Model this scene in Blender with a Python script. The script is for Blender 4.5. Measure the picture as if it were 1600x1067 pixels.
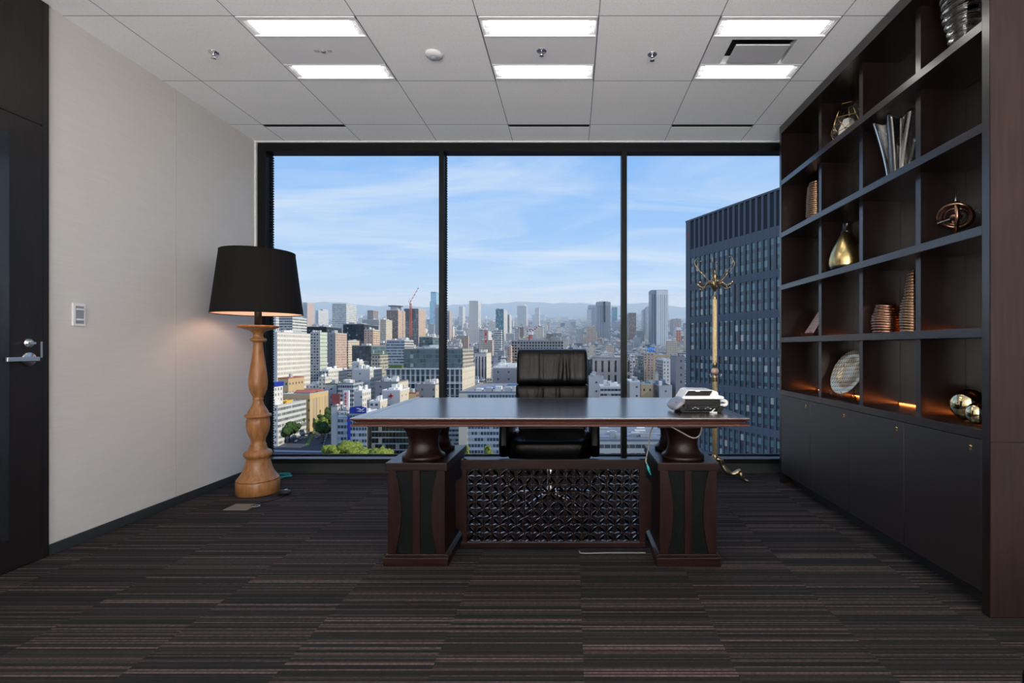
import bpy, bmesh, math, random
from math import pi, sin, cos, radians
from mathutils import Vector, Matrix
for o in list(bpy.data.objects): bpy.data.objects.remove(o)
SC = bpy.context.scene
COL = SC.collection
random.seed(11)

# ------------------------------------------------------------------ camera
F = 782.0            # focal length in pixels of the 1600 px wide frame
VX, VY = 893.0, 543.0
EYE = 1.06
cam_data = bpy.data.cameras.new('camera'); cam = bpy.data.objects.new('camera', cam_data); COL.objects.link(cam)
cam.location = (0, 0, EYE); cam.rotation_euler = (pi/2, 0, 0)
cam_data.sensor_width = 36.0; cam_data.lens = 36.0*F/1600
cam_data.shift_x = -(VX-800)/1600; cam_data.shift_y = (VY-533.5)/1600
cam_data.clip_start = 0.05; cam_data.clip_end = 30000
SC.camera = cam
SC.view_settings.view_transform = 'Standard'; SC.view_settings.look = 'None'
SC.view_settings.gamma = 1.0; SC.view_settings.exposure = 0.0
SC.view_settings.use_curve_mapping = False
SC.cycles.max_bounces = 10; SC.cycles.transparent_max_bounces = 12
SC.cycles.volume_bounces = 2

# ------------------------------------------------------------------ sky
W = bpy.data.worlds.new('sky'); SC.world = W; W.use_nodes = True
nt = W.node_tree; N = nt.nodes; L = nt.links
for n in list(N): N.remove(n)
wo = N.new('ShaderNodeOutputWorld'); bg = N.new('ShaderNodeBackground'); L.new(bg.outputs[0], wo.inputs[0])
tc = N.new('ShaderNodeTexCoord'); sp = N.new('ShaderNodeSeparateXYZ'); L.new(tc.outputs['Generated'], sp.inputs[0])
rmp = N.new('ShaderNodeValToRGB'); L.new(sp.outputs['Z'], rmp.inputs[0])
e = rmp.color_ramp.elements
e[0].position = 0.0; e[0].color = (.62, .74, .87, 1)
e[1].position = 1.0; e[1].color = (.10, .25, .70, 1)
for p, c in ((.07, (.60, .74, .90, 1)), (.14, (.50, .70, .96, 1)), (.24, (.36, .60, .97, 1)), (.36, (.28, .53, .96, 1)), (.6, (.15, .36, .85, 1))):
    q = rmp.color_ramp.elements.new(p); q.color = c
# high thin cloud: noise on a plane far overhead
dv = N.new('ShaderNodeVectorMath'); dv.operation = 'DIVIDE'; L.new(tc.outputs['Generated'], dv.inputs[0])
zc = N.new('ShaderNodeMath'); zc.operation = 'MAXIMUM'; zc.inputs[1].default_value = .05; L.new(sp.outputs['Z'], zc.inputs[0])
za = N.new('ShaderNodeMath'); za.operation = 'ADD'; za.inputs[1].default_value = .12; L.new(zc.outputs[0], za.inputs[0])
cb = N.new('ShaderNodeCombineXYZ'); [L.new(za.outputs[0], cb.inputs[i]) for i in range(3)]; L.new(cb.outputs[0], dv.inputs[1])
mp = N.new('ShaderNodeMapping'); mp.inputs['Rotation'].default_value = (0, 0, radians(-28)); mp.inputs['Scale'].default_value = (.55, 1.5, 0); mp.inputs['Location'].default_value = (1.9, .6, 0)
L.new(dv.outputs[0], mp.inputs[0])
nz = N.new('ShaderNodeTexNoise'); nz.inputs['Scale'].default_value = 1.15; nz.inputs['Detail'].default_value = 9; nz.inputs['Roughness'].default_value = .58; nz.inputs['Distortion'].default_value = .9
L.new(mp.outputs[0], nz.inputs['Vector'])
cr = N.new('ShaderNodeValToRGB'); L.new(nz.outputs[0], cr.inputs[0])
cr.color_ramp.elements[0].position = .43; cr.color_ramp.elements[0].color = (0, 0, 0, 1)
cr.color_ramp.elements[1].position = .72; cr.color_ramp.elements[1].color = (.8, .8, .8, 1)
mx = N.new('ShaderNodeMix'); mx.data_type = 'RGBA'; L.new(cr.outputs[0], mx.inputs[0]); L.new(rmp.outputs[0], mx.inputs[6]); mx.inputs[7].default_value = (.74, .84, .97, 1)
L.new(mx.outputs[2], bg.inputs[0]); bg.inputs[1].default_value = 1.0

# ------------------------------------------------------------------ sun
sd = bpy.data.lights.new('sun', 'SUN'); sun = bpy.data.objects.new('sun', sd); COL.objects.link(sun)
sd.energy = 4.4; sd.angle = radians(.6); sd.color = (1.0, .91, .76)
to_sun = Vector((.84, -.10, .56)).normalized()
sun.rotation_euler = to_sun.to_track_quat('Z', 'Y').to_euler()
# broad upward fill light added behind the camera to brighten walls and ceiling
def area(name, loc, rot, sx, sy, e, col):
    d = bpy.data.lights.new(name, 'AREA'); d.shape = 'RECTANGLE'; d.size = sx; d.size_y = sy; d.energy = e; d.color = col
    o = bpy.data.objects.new(name, d); COL.objects.link(o); o.location = loc; o.rotation_euler = rot; return o
area('added_fill_light', (-.2, -2.3, .75), (radians(90+80), 0, 0), 4.4, 1.5, 385, (1.0, .985, .96))
CEILING_GLOW = 6.5       # emission of the fluorescent troughs
HAZE = 1.7e-4

# ------------------------------------------------------------------ materials
def lin(c):
    return tuple((x/255/12.92 if x/255 <= .04045 else ((x/255+.055)/1.055)**2.4) for x in c)
def newmat(name):
    m = bpy.data.materials.new(name); m.use_nodes = True
    return m, m.node_tree.nodes, m.node_tree.links, m.node_tree.nodes['Principled BSDF']
def setp(b, col=None, rough=.5, metal=0, coat=0, emis=None, es=0, trans=0, ior=1.45, spec=.5, alpha=1):
    if col is not None: b.inputs['Base Color'].default_value = (*col, 1)
    b.inputs['Roughness'].default_value = rough; b.inputs['Metallic'].default_value = metal
    b.inputs['Coat Weight'].default_value = coat; b.inputs['Coat Roughness'].default_value = .08
    b.inputs['Transmission Weight'].default_value = trans; b.inputs['IOR'].default_value = ior
    b.inputs['Specular IOR Level'].default_value = spec
    if emis is not None: b.inputs['Emission Color'].default_value = (*emis, 1); b.inputs['Emission Strength'].default_value = es
def plain(name, col, noise=.12, scale=30, bump=0, **k):
    m, N, L, b = newmat(name); setp(b, col, **k)
    tc = N.new('ShaderNodeTexCoord'); nz = N.new('ShaderNodeTexNoise'); nz.inputs['Scale'].default_value = scale; nz.inputs['Detail'].default_value = 4
    L.new(tc.outputs['Object'], nz.inputs['Vector'])
    if noise:
        hs = N.new('ShaderNodeMapRange'); hs.inputs[3].default_value = 1-noise; hs.inputs[4].default_value = 1+noise; L.new(nz.outputs[0], hs.inputs[0])
        mu = N.new('ShaderNodeVectorMath'); mu.operation = 'SCALE'; mu.inputs[0].default_value = col; L.new(hs.outputs[0], mu.inputs['Scale']); L.new(mu.outputs[0], b.inputs['Base Color'])
    if bump:
        bp = N.new('ShaderNodeBump'); bp.inputs['Strength'].default_value = bump; bp.inputs['Distance'].default_value = .01; L.new(nz.outputs[0], bp.inputs['Height']); L.new(bp.outputs[0], b.inputs['Normal'])
    return m
def wood(name, c1, c2, axis='Z', scale=6, rough=.35, coat=0, stretch=14, spec=.5, bump=.05, contrast=(.35, .7)):
    m, N, L, b = newmat(name); setp(b, c1, rough=rough, coat=coat, spec=spec)
    tc = N.new('ShaderNodeTexCoord'); mp = N.new('ShaderNodeMapping'); s = [stretch]*3; s['XYZ'.index(axis)] = 1; mp.inputs['Scale'].default_value = s
    L.new(tc.outputs['Object'], mp.inputs[0])
    nz = N.new('ShaderNodeTexNoise'); nz.inputs['Scale'].default_value = scale; nz.inputs['Detail'].default_value = 7; nz.inputs['Distortion'].default_value = .5; L.new(mp.outputs[0], nz.inputs['Vector'])
    cr = N.new('ShaderNodeValToRGB'); cr.color_ramp.elements[0].position = contrast[0]; cr.color_ramp.elements[0].color = (*c1, 1); cr.color_ramp.elements[1].position = contrast[1]; cr.color_ramp.elements[1].color = (*c2, 1)
    L.new(nz.outputs[0], cr.inputs[0]); L.new(cr.outputs[0], b.inputs['Base Color'])
    bp = N.new('ShaderNodeBump'); bp.inputs['Strength'].default_value = bump; bp.inputs['Distance'].default_value = .002; L.new(nz.outputs[0], bp.inputs['Height']); L.new(bp.outputs[0], b.inputs['Normal'])
    return m
def mth(N, L, op, a, b=None, c=None):
    n = N.new('ShaderNodeMath'); n.operation = op
    for i, v in enumerate((a, b, c)):
        if v is None: continue
        if isinstance(v, (int, float)): n.inputs[i].default_value = v
        else: L.new(v, n.inputs[i])
    return n.outputs[0]
def facade(name, wall, glass, pw=3.2, ph=3.4, fw=.6, fh=.5, rough=.6, blind=(.5, .48, .42), nblind=.25, gr=.12):
    m, N, L, b = newmat(name); setp(b, wall, rough=rough)
    uv = N.new('ShaderNodeUVMap'); sp = N.new('ShaderNodeSeparateXYZ'); L.new(uv.outputs[0], sp.inputs[0])
    u = mth(N, L, 'DIVIDE', sp.outputs[0], pw); v = mth(N, L, 'DIVIDE', sp.outputs[1], ph)
    fu = mth(N, L, 'FRACT', u); fv = mth(N, L, 'FRACT', v)
    mu = mth(N, L, 'LESS_THAN', mth(N, L, 'ABSOLUTE', mth(N, L, 'SUBTRACT', fu, .5)), fw/2)
    mv = mth(N, L, 'LESS_THAN', mth(N, L, 'ABSOLUTE', mth(N, L, 'SUBTRACT', fv, .55)), fh/2)
    mask = mth(N, L, 'MULTIPLY', mu, mv)
    cb = N.new('ShaderNodeCombineXYZ'); L.new(mth(N, L, 'FLOOR', u), cb.inputs[0]); L.new(mth(N, L, 'FLOOR', v), cb.inputs[1])
    wn = N.new('ShaderNodeTexWhiteNoise'); wn.noise_dimensions = '3D'; L.new(cb.outputs[0], wn.inputs['Vector'])
    mr = N.new('ShaderNodeMapRange'); mr.inputs[3].default_value = .55; mr.inputs[4].default_value = 1.5; L.new(wn.outputs[0], mr.inputs[0])
    g = N.new('ShaderNodeVectorMath'); g.operation = 'SCALE'; g.inputs[0].default_value = glass; L.new(mr.outputs[0], g.inputs['Scale'])
    isb = mth(N, L, 'GREATER_THAN', wn.outputs[0], 1-nblind)
    gm = N.new('ShaderNodeMix'); gm.data_type = 'RGBA'; L.new(mth(N, L, 'MULTIPLY', isb, .55), gm.inputs[0]); L.new(g.outputs[0], gm.inputs[6]); gm.inputs[7].default_value = (*blind, 1)
    nz = N.new('ShaderNodeTexNoise'); nz.inputs['Scale'].default_value = .12; nz.inputs['Detail'].default_value = 5; L.new(uv.outputs[0], nz.inputs['Vector'])
    wr = N.new('ShaderNodeMapRange'); wr.inputs[3].default_value = .86; wr.inputs[4].default_value = 1.1; L.new(nz.outputs[0], wr.inputs[0])
    ws = N.new('ShaderNodeVectorMath'); ws.operation = 'SCALE'; ws.inputs[0].default_value = wall; L.new(wr.outputs[0], ws.inputs['Scale'])
    mm = N.new('ShaderNodeMix'); mm.data_type = 'RGBA'; L.new(mask, mm.inputs[0]); L.new(ws.outputs[0], mm.inputs[6]); L.new(gm.outputs[2], mm.inputs[7])
    L.new(mm.outputs[2], b.inputs['Base Color'])
    rr = N.new('ShaderNodeMapRange'); rr.inputs[3].default_value = rough; rr.inputs[4].default_value = gr; L.new(mask, rr.inputs[0]); L.new(rr.outputs[0], b.inputs['Roughness'])
    return m
def glassmat(name, tint=(1, 1, 1), gloss=.06, rough=0, edge=.6):
    m = bpy.data.materials.new(name); m.use_nodes = True; N = m.node_tree.nodes; L = m.node_tree.links
    for n in list(N): N.remove(n)
    o = N.new('ShaderNodeOutputMaterial'); mx = N.new('ShaderNodeMixShader'); t = N.new('ShaderNodeBsdfTransparent'); g = N.new('ShaderNodeBsdfGlossy')
    t.inputs[0].default_value = (*tint, 1); g.inputs['Roughness'].default_value = rough
    lw = N.new('ShaderNodeLayerWeight'); lw.inputs[0].default_value = .15
    mr = N.new('ShaderNodeMapRange'); mr.inputs[3].default_value = gloss; mr.inputs[4].default_value = edge; L.new(lw.outputs['Fresnel'], mr.inputs[0])
    L.new(mr.outputs[0], mx.inputs[0]); L.new(t.outputs[0], mx.inputs[1]); L.new(g.outputs[0], mx.inputs[2]); L.new(mx.outputs[0], o.inputs[0])
    return m

# ------------------------------------------------------------------ mesh builder
def wloc(o):
    v = Vector((0, 0, 0))
    while o is not None: v += o.location; o = o.parent
    return v
class MB:
    def __init__(s): s.v = []; s.f = []; s.m = []; s.uv = {}; s.sm = []
    def add(s, vs, fs, mi=0, sm=False):
        b = len(s.v); s.v += [tuple(v) for v in vs]
        for f in fs: s.f.append([b+i for i in f]); s.m.append(mi); s.sm.append(sm)
        return s
    def box(s, x0, x1, y0, y1, z0, z1, mi=0):
        if x0 > x1: x0, x1 = x1, x0
        if y0 > y1: y0, y1 = y1, y0
        if z0 > z1: z0, z1 = z1, z0
        return s.add([(x0,y0,z0),(x1,y0,z0),(x1,y1,z0),(x0,y1,z0),(x0,y0,z1),(x1,y0,z1),(x1,y1,z1),(x0,y1,z1)],
                     [(0,3,2,1),(4,5,6,7),(0,1,5,4),(1,2,6,5),(2,3,7,6),(3,0,4,7)], mi)
    def lathe(s, c, prof, seg=32, mi=0, sm=True, cap=True, M=None, dup=True):
        # prof: (radius, z) pairs; a corner in the profile stays crisp through autosmooth-like duplicates
        vs = []; fs = []
        for r, z in prof:
            for k in range(seg):
                a = 2*pi*k/seg; p = Vector((r*cos(a), r*sin(a), z))
                if M is not None: p = M @ p
                vs.append(p+Vector(c))
        n = len(prof)
        for i in range(n-1):
            for k in range(seg):
                k2 = (k+1) % seg; fs.append((i*seg+k, i*seg+k2, (i+1)*seg+k2, (i+1)*seg+k))
        s.add(vs, fs, mi, sm)
        if cap:
            b = len(s.v)-len(vs)
            if prof[0][0] > 1e-5: s.f.append([b+k for k in range(seg)][::-1]); s.m.append(mi); s.sm.append(False)
            if prof[-1][0] > 1e-5: s.f.append([b+(n-1)*seg+k for k in range(seg)]); s.m.append(mi); s.sm.append(False)
        return s
    def tube(s, pts, r, seg=8, mi=0, closed=False, sm=True):
        P = [Vector(p) for p in pts]; n = len(P); vs = []; fs = []
        rr = r if isinstance(r, (list, tuple)) else [r]*n
        up = None
        for i in range(n):
            if closed: t = P[(i+1) % n]-P[i-1]
            else: t = P[min(i+1, n-1)]-P[max(i-1, 0)]
            t.normalize()
            if up is None:
                up = Vector((0, 0, 1)) if abs(t.z) < .9 else Vector((1, 0, 0))
            a = t.cross(up)
            if a.length < 1e-4: a = t.cross(Vector((0, 1, .3)))
            a.normalize(); bq = a.cross(t).normalized(); up = bq
            for k in range(seg):
                w = 2*pi*k/seg; vs.append(P[i]+a*(cos(w)*rr[i])+bq*(sin(w)*rr[i]))
        for i in range(n if closed else n-1):
            j = (i+1) % n
            for k in range(seg):
                k2 = (k+1) % seg; fs.append((i*seg+k, i*seg+k2, j*seg+k2, j*seg+k))
        s.add(vs, fs, mi, sm)
        if not closed:
            b = len(s.v)-len(vs)
            s.f.append([b+k for k in range(seg)][::-1]); s.m.append(mi); s.sm.append(False)
            s.f.append([b+(n-1)*seg+k for k in range(seg)]); s.m.append(mi); s.sm.append(False)
        return s
    def prism(s, poly, axis, a0, a1, mi=0):
        # poly in the two other axes (cyclic order), extruded along axis
        def mk(p, a):
            if axis == 'Z': return (p[0], p[1], a)
            if axis == 'Y': return (p[0], a, p[1])
            return (a, p[0], p[1])
        n = len(poly)
        return s.add([mk(p, a0) for p in poly]+[mk(p, a1) for p in poly],
                     [tuple(range(n))[::-1], tuple(range(n, 2*n))]+[(i, (i+1) % n, n+(i+1) % n, n+i) for i in range(n)], mi)
    def ellipsoid(s, c, r, e=1.0, nu=28, nv=16, mi=0, M=None, fn=None):
        def sg(x, p): return math.copysign(abs(x)**p, x)
        vs = []; fs = []
        for j in range(nv+1):
            ph = -pi/2+pi*j/nv
            for i in range(nu):
                th = 2*pi*i/nu
                p = Vector((r[0]*sg(cos(ph), e)*sg(cos(th), e), r[1]*sg(cos(ph), e)*sg(sin(th), e), r[2]*sg(sin(ph), e)))
                if fn: p = fn(p)
                if M is not None: p = M @ p
                vs.append(p+Vector(c))
        for j in range(nv):
            for i in range(nu):
                i2 = (i+1) % nu; fs.append((j*nu+i, j*nu+i2, (j+1)*nu+i2, (j+1)*nu+i))
        return s.add(vs, fs, mi, True)
    def build(s, name, mats, parent=None, bevel=0, smooth=None, fix=True, seg=2):
        me = bpy.data.meshes.new(name); org = wloc(parent) if parent is not None else Vector((0, 0, 0))
        me.from_pydata([Vector(v)-org for v in s.v], [], s.f)
        if not isinstance(mats, (list, tuple)): mats = [mats]
        for m in mats: me.materials.append(m)
        me.polygons.foreach_set('material_index', s.m)
        me.polygons.foreach_set('use_smooth', [(x if smooth is None else smooth) for x in s.sm])
        if s.uv:
            ul = me.uv_layers.new(name='UVMap')
            for pi_, p in enumerate(me.polygons):
                if pi_ in s.uv:
                    for li, c in zip(p.loop_indices, s.uv[pi_]): ul.data[li].uv = c
        if fix:
            bm = bmesh.new(); bm.from_mesh(me); bmesh.ops.remove_doubles(bm, verts=bm.verts, dist=1e-6); bmesh.ops.recalc_face_normals(bm, faces=bm.faces); bm.to_mesh(me); bm.free()
        me.update()
        o = bpy.data.objects.new(name, me); COL.objects.link(o)
        if parent is not None: o.parent = parent
        if bevel:
            bv = o.modifiers.new('bevel', 'BEVEL'); bv.width = bevel; bv.segments = seg; bv.limit_method = 'ANGLE'; bv.angle_limit = radians(40)
        return o
def tag(o, label=None, cat=None, group=None, kind=None):
    if label: o['label'] = label
    if cat: o['category'] = cat
    if group: o['group'] = group
    if kind: o['kind'] = kind
    return o
def thing(name, label, cat, loc=(0, 0, 0), group=None):
    o = bpy.data.objects.new(name, None); COL.objects.link(o); o.location = loc; o.empty_display_size = .1
    return tag(o, label, cat, group)
def struct(o): o['kind'] = 'structure'; return o
def copy_tree(o, parent=None):
    c = o.copy(); COL.objects.link(c); c.parent = parent
    for ch in list(o.children): copy_tree(ch, c)
    return c
def smoothpath(pts, n=8):
    P = [Vector(p) for p in pts]; out = []
    for i in range(len(P)-1):
        a, b, c, d = P[max(i-1, 0)], P[i], P[i+1], P[min(i+2, len(P)-1)]
        for k in range(n):
            t = k/n; out.append(.5*((2*b)+(c-a)*t+(2*a-5*b+4*c-d)*t*t+(3*b-a-3*c+d)*t**3))
    out.append(P[-1]); return out
# ================================================================== THE ROOM
XL, YW, H = -2.668, 4.24, 2.80       # left wall, window plane, ceiling height
XR, YB = 2.45, -3.2                  # right wall (beside the camera) and the wall behind
wall_m = None
def wallpaper():
    m, N, L, b = newmat('white_wallcovering'); setp(b, rough=.75)
    tc = N.new('ShaderNodeTexCoord'); mp = N.new('ShaderNodeMapping'); mp.inputs['Scale'].default_value = (3, 3, 70); L.new(tc.outputs['Object'], mp.inputs[0])
    nz = N.new('ShaderNodeTexNoise'); nz.inputs['Scale'].default_value = 2.2; nz.inputs['Detail'].default_value = 5; L.new(mp.outputs[0], nz.inputs['Vector'])
    cr = N.new('ShaderNodeValToRGB'); cr.color_ramp.elements[0].position = .3; cr.color_ramp.elements[0].color = (.585, .56, .535, 1); cr.color_ramp.elements[1].position = .7; cr.color_ramp.elements[1].color = (.62, .595, .57, 1)
    L.new(nz.outputs[0], cr.inputs[0]); L.new(cr.outputs[0], b.inputs['Base Color'])
    bp = N.new('ShaderNodeBump'); bp.inputs['Strength'].default_value = .15; bp.inputs['Distance'].default_value = .002; L.new(nz.outputs[0], bp.inputs['Height']); L.new(bp.outputs[0], b.inputs['Normal'])
    return m
WALL = wallpaper()
def ceilmat():
    m, N, L, b = newmat('mineral_ceiling_tile'); setp(b, rough=.9)
    tc = N.new('ShaderNodeTexCoord'); sp = N.new('ShaderNodeSeparateXYZ'); L.new(tc.outputs['Object'], sp.inputs[0])
    def line(o, off):
        f = mth(N, L, 'FRACT', mth(N, L, 'DIVIDE', mth(N, L, 'SUBTRACT', o, off), .64))
        d = mth(N, L, 'ABSOLUTE', mth(N, L, 'SUBTRACT', f, .5))
        return mth(N, L, 'GREATER_THAN', d, .5-.0045)
    ln = mth(N, L, 'MAXIMUM', line(sp.outputs[0], -2.416), line(sp.outputs[1], .065))
    nz = N.new('ShaderNodeTexNoise'); nz.inputs['Scale'].default_value = 90; nz.inputs['Detail'].default_value = 6; nz.inputs['Roughness'].default_value = .75; L.new(tc.outputs['Object'], nz.inputs['Vector'])
    cr = N.new('ShaderNodeValToRGB'); cr.color_ramp.elements[0].position = .36; cr.color_ramp.elements[0].color = (.77, .775, .785, 1); cr.color_ramp.elements[1].position = .5; cr.color_ramp.elements[1].color = (.87, .875, .885, 1)
    L.new(nz.outputs[0], cr.inputs[0])
    mm = N.new('ShaderNodeMix'); mm.data_type = 'RGBA'; L.new(ln, mm.inputs[0]); L.new(cr.outputs[0], mm.inputs[6]); mm.inputs[7].default_value = (.25, .28, .34, 1); L.new(mm.outputs[2], b.inputs['Base Color'])
    bp = N.new('ShaderNodeBump'); bp.inputs['Strength'].default_value = .3; bp.inputs['Distance'].default_value = .003; L.new(nz.outputs[0], bp.inputs['Height']); L.new(bp.outputs[0], b.inputs['Normal'])
    return m
CEIL = ceilmat()
def carpet():
    m, N, L, b = newmat('striped_carpet_tile'); setp(b, rough=.95, spec=.15)
    tc = N.new('ShaderNodeTexCoord'); sp = N.new('ShaderNodeSeparateXYZ'); L.new(tc.outputs['Object'], sp.inputs[0])
    x, y = sp.outputs[0], sp.outputs[1]
    tx = mth(N, L, 'FLOOR', mth(N, L, 'DIVIDE', mth(N, L, 'ADD', x, -.04), .5))
    row = mth(N, L, 'FLOOR', mth(N, L, 'DIVIDE', y, .0075)); fr_ = mth(N, L, 'FRACT', mth(N, L, 'DIVIDE', y, .0075))
    c1 = N.new('ShaderNodeCombineXYZ'); L.new(row, c1.inputs[0]); L.new(tx, c1.inputs[1])
    w1 = N.new('ShaderNodeTexWhiteNoise'); L.new(c1.outputs[0], w1.inputs['Vector'])
    xd = mth(N, L, 'MULTIPLY', x, 70); c3 = N.new('ShaderNodeCombineXYZ'); L.new(mth(N, L, 'MULTIPLY', row, 3.7), c3.inputs[0]); L.new(xd, c3.inputs[1])
    w3 = N.new('ShaderNodeTexNoise'); w3.inputs['Scale'].default_value = 1.0; w3.inputs['Detail'].default_value = 2; L.new(c3.outputs[0], w3.inputs['Vector'])
    thread = mth(N, L, 'ADD', mth(N, L, 'SINE', mth(N, L, 'MULTIPLY', fr_, pi)), mth(N, L, 'MULTIPLY', mth(N, L, 'FRACT', mth(N, L, 'MULTIPLY', row, .5)), 2.0))
    s = mth(N, L, 'ADD', mth(N, L, 'MULTIPLY', w1.outputs[0], .70), mth(N, L, 'ADD', mth(N, L, 'MULTIPLY', thread, .12), mth(N, L, 'MULTIPLY', mth(N, L, 'SUBTRACT', w3.outputs[0], .5), .34)))
    cr = N.new('ShaderNodeValToRGB'); L.new(s, cr.inputs[0]); e = cr.color_ramp.elements
    e[0].position = .22; e[0].color = (.0125, .012, .0125, 1); e[1].position = .96; e[1].color = (.145, .100, .094, 1)
    for p_, c in ((.45, (.020, .0185, .0185, 1)), (.66, (.031, .0265, .0255, 1)), (.80, (.062, .047, .045, 1))):
        q = e.new(p_); q.color = c
    L.new(cr.outputs[0], b.inputs['Base Color'])
    bp = N.new('ShaderNodeBump'); bp.inputs['Strength'].default_value = .5; bp.inputs['Distance'].default_value = .004; L.new(s, bp.inputs['Height']); L.new(bp.outputs[0], b.inputs['Normal'])
    return m
CARPET = carpet()
BLACKMETAL = plain('black_anodised_metal', (.005, .0055, .006), rough=.45, spec=.2)
SILL = plain('blue_grey_sill_metal', (.10, .11, .13), rough=.3, metal=.4)
BASEB = plain('charcoal_vinyl_base', (.024, .028, .029), rough=.55)
DOORW = wood('dark_walnut_door', (.0075, .0055, .0050), (.014, .0095, .0085), 'Z', 5, .42)
PLASTW = plain('white_plastic', (.72, .72, .73), noise=.03, rough=.35)
GREYP = plain('grey_plastic', (.25, .27, .31), noise=.05, rough=.4)
STEEL = plain('brushed_steel', (.62, .63, .65), noise=.06, rough=.28, metal=1)
CHROME = plain('chrome', (.85, .85, .87), noise=.02, rough=.07, metal=1)
BRASS = plain('polished_brass', (.72, .50, .20), noise=.1, rough=.18, metal=1)
WINGLASS = glassmat('window_glass', (.985, .99, .99), .001, edge=.06)

def quad(a, b, c, d): return MB().add([a, b, c, d], [(0, 1, 2, 3)])
struct(MB().box(XL-.1, XR+.1, YB-.1, YW+.16, -.12, 0).build('floor', CARPET))
# ceiling with openings for fixtures and slot diffusers
gx = [-2.416+.64*k for k in range(-1, 9)]; gy = [.065+.64*j for j in range(-6, 8)]
holes = set()
FIXROWS = (-2.495, .065, 2.625); FIXCOLS = (-1.776, -.496, .784)
def near(a, b): return abs(a-b) < .01
cm = MB()
XS = sorted(set([XL-.1, XR+.1]+[g for g in gx if XL < g < XR])); YS = sorted(set([YB-.1, YW+.16]+[g for g in gy if YB < g < YW]+[3.905+.045]))
for i in range(len(XS)-1):
    for j in range(len(YS)-1):
        x0, x1, y0, y1 = XS[i], XS[i+1], YS[j], YS[j+1]
        if any(near(x0, c) for c in FIXCOLS) and any(near(y0, r) for r in FIXROWS): continue
        if near(y0, 3.905) and any(near(x0, c) for c in (-2.416, -.496, .784)): continue
        cm.box(x0, x1, y0, y1, H, H+.06)
cm.box(XL-.1, XR+.1, YB-.1, YW+.16, H+.30, H+.34)
struct(cm.build('ceiling', CEIL))
slot_m = plain('matt_black_slot', (.004, .004, .004), rough=.8)
proto = None
for k, (x0, lb) in enumerate(((-2.416, 'long black slot diffuser in the ceiling by the left wall'), (-.496, 'long black slot diffuser in the ceiling above the middle window pane'), (.784, 'long black slot diffuser in the ceiling nearest the bookcase'))):
    sm_ = MB(); sm_.box(x0+.006, x0+.634, 3.908, 3.947, H+.0012, H+.09)
    for q in range(1, 3): sm_.box(x0+.006, x0+.634, 3.908+.013*q-.001, 3.908+.013*q+.001, H+.0002, H+.0011)
    tag(sm_.build('slot_diffuser', slot_m), lb, 'air vent', 'slot diffusers along the window')
# walls
struct(MB().box(XL-.1, XL, YB-.1, YW+.16, 0, H).build('wall_left', WALL))
struct(MB().box(XL-.1, XR+.1, YB-.1, YB, 0, H).build('wall_back', WALL))
struct(MB().box(XR, XR+.1, YB-.1, YW+.16, 0, H).build('wall_right', WALL))
wr = MB().box(1.96, XR, 3.96, 4.06, 0, H); struct(wr.build('wall_corner', WALL))
struct(MB().box(1.93, 2.0, 4.06, YW+.16, 0, H).build('wall_window_side', WALL))
# window wall below and above the glass
ww = MB(); ww.box(XL, 2.0, YW, YW+.16, 0, .085); ww.box(XL, 2.0, YW, YW+.16, H-.012, H); struct(ww.build('wall_window', BLACKMETAL))
struct(MB().box(XL, 1.93, YW-.03, YW+.16, .119, .127).build('trim_sill', SILL, bevel=.002))
struct(MB().box(XL, 1.93, YW-.026, YW+.16, .085, .1188).build('trim_sill_front', BLACKMETAL))
struct(MB().box(XL, 1.93, YW-.012, YW, 0, .085).build('baseboard_window', BASEB))
struct(MB().box(XL+.0005, XL+.012, 2.545, YW-.012, 0, .056).build('baseboard_left', BASEB, bevel=.002))
struct(MB().box(XL+.0005, XL+.012, YB, 1.53, 0, .056).build('baseboard_left_rear', BASEB, bevel=.002))
# corner jamb and window frame
struct(MB().box(XL, -2.655, YW-.03, YW, .127, H).build('trim_corner', PLASTW))
struct(MB().box(XL+.013, 1.93, YW-.03, YW-.012, H-.011, H-.0005).build('trim_ceiling_edge', PLASTW))
pane_x = [-2.584, -1.125, -1.080, .424, .468, 1.93]
fr = MB()
fr.box(-2.655, 1.93, YW-.01, YW+.10, H-.08, H-.012)        # head
fr.box(-2.655, -2.584, YW-.01, YW+.10, .127, H-.08)        # left jamb
fr.box(-2.584, 1.93, YW+.07, YW+.10, .127, .140)
struct(fr.build('window_1', BLACKMETAL, bevel=.003))
def mullion(n, x0, x1):
    m = MB(); m.box(x0, x1, YW-.01, YW+.10, .127, H-.08)
    o = struct(m.build('trim_%d' % n, BLACKMETAL, bevel=.003))
    # perforated blind guide on the right flank
    g = MB()
    k = .16
    while k < H-.1:
        g.box(x1+.0005, x1+.008, YW+.05, YW+.09, k, k+.011); k += .022
    g.build('blind_guide', BLACKMETAL, o)
mullion(1, -1.122, -1.080); mullion(2, .424, .468)
g = MB(); k = .16
while k < H-.1: g.box(-2.5835, -2.572, YW+.05, YW+.09, k, k+.011); k += .022
struct(g.build('trim_3', BLACKMETAL))
for n, (a, b_) in enumerate(((-2.584, -1.122), (-1.080, .424), (.468, 1.93))):
    struct(MB().box(a, b_, YW+.075, YW+.083, .140, H-.08).build('window_%d' % (n+2), WINGLASS))
# wall panel joint
struct(MB().box(XL-.002, XL+.0012, 3.368, 3.373, .056, H).build('trim_4', plain('wall_joint_bead', (.5, .48, .45), rough=.8)))

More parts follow.
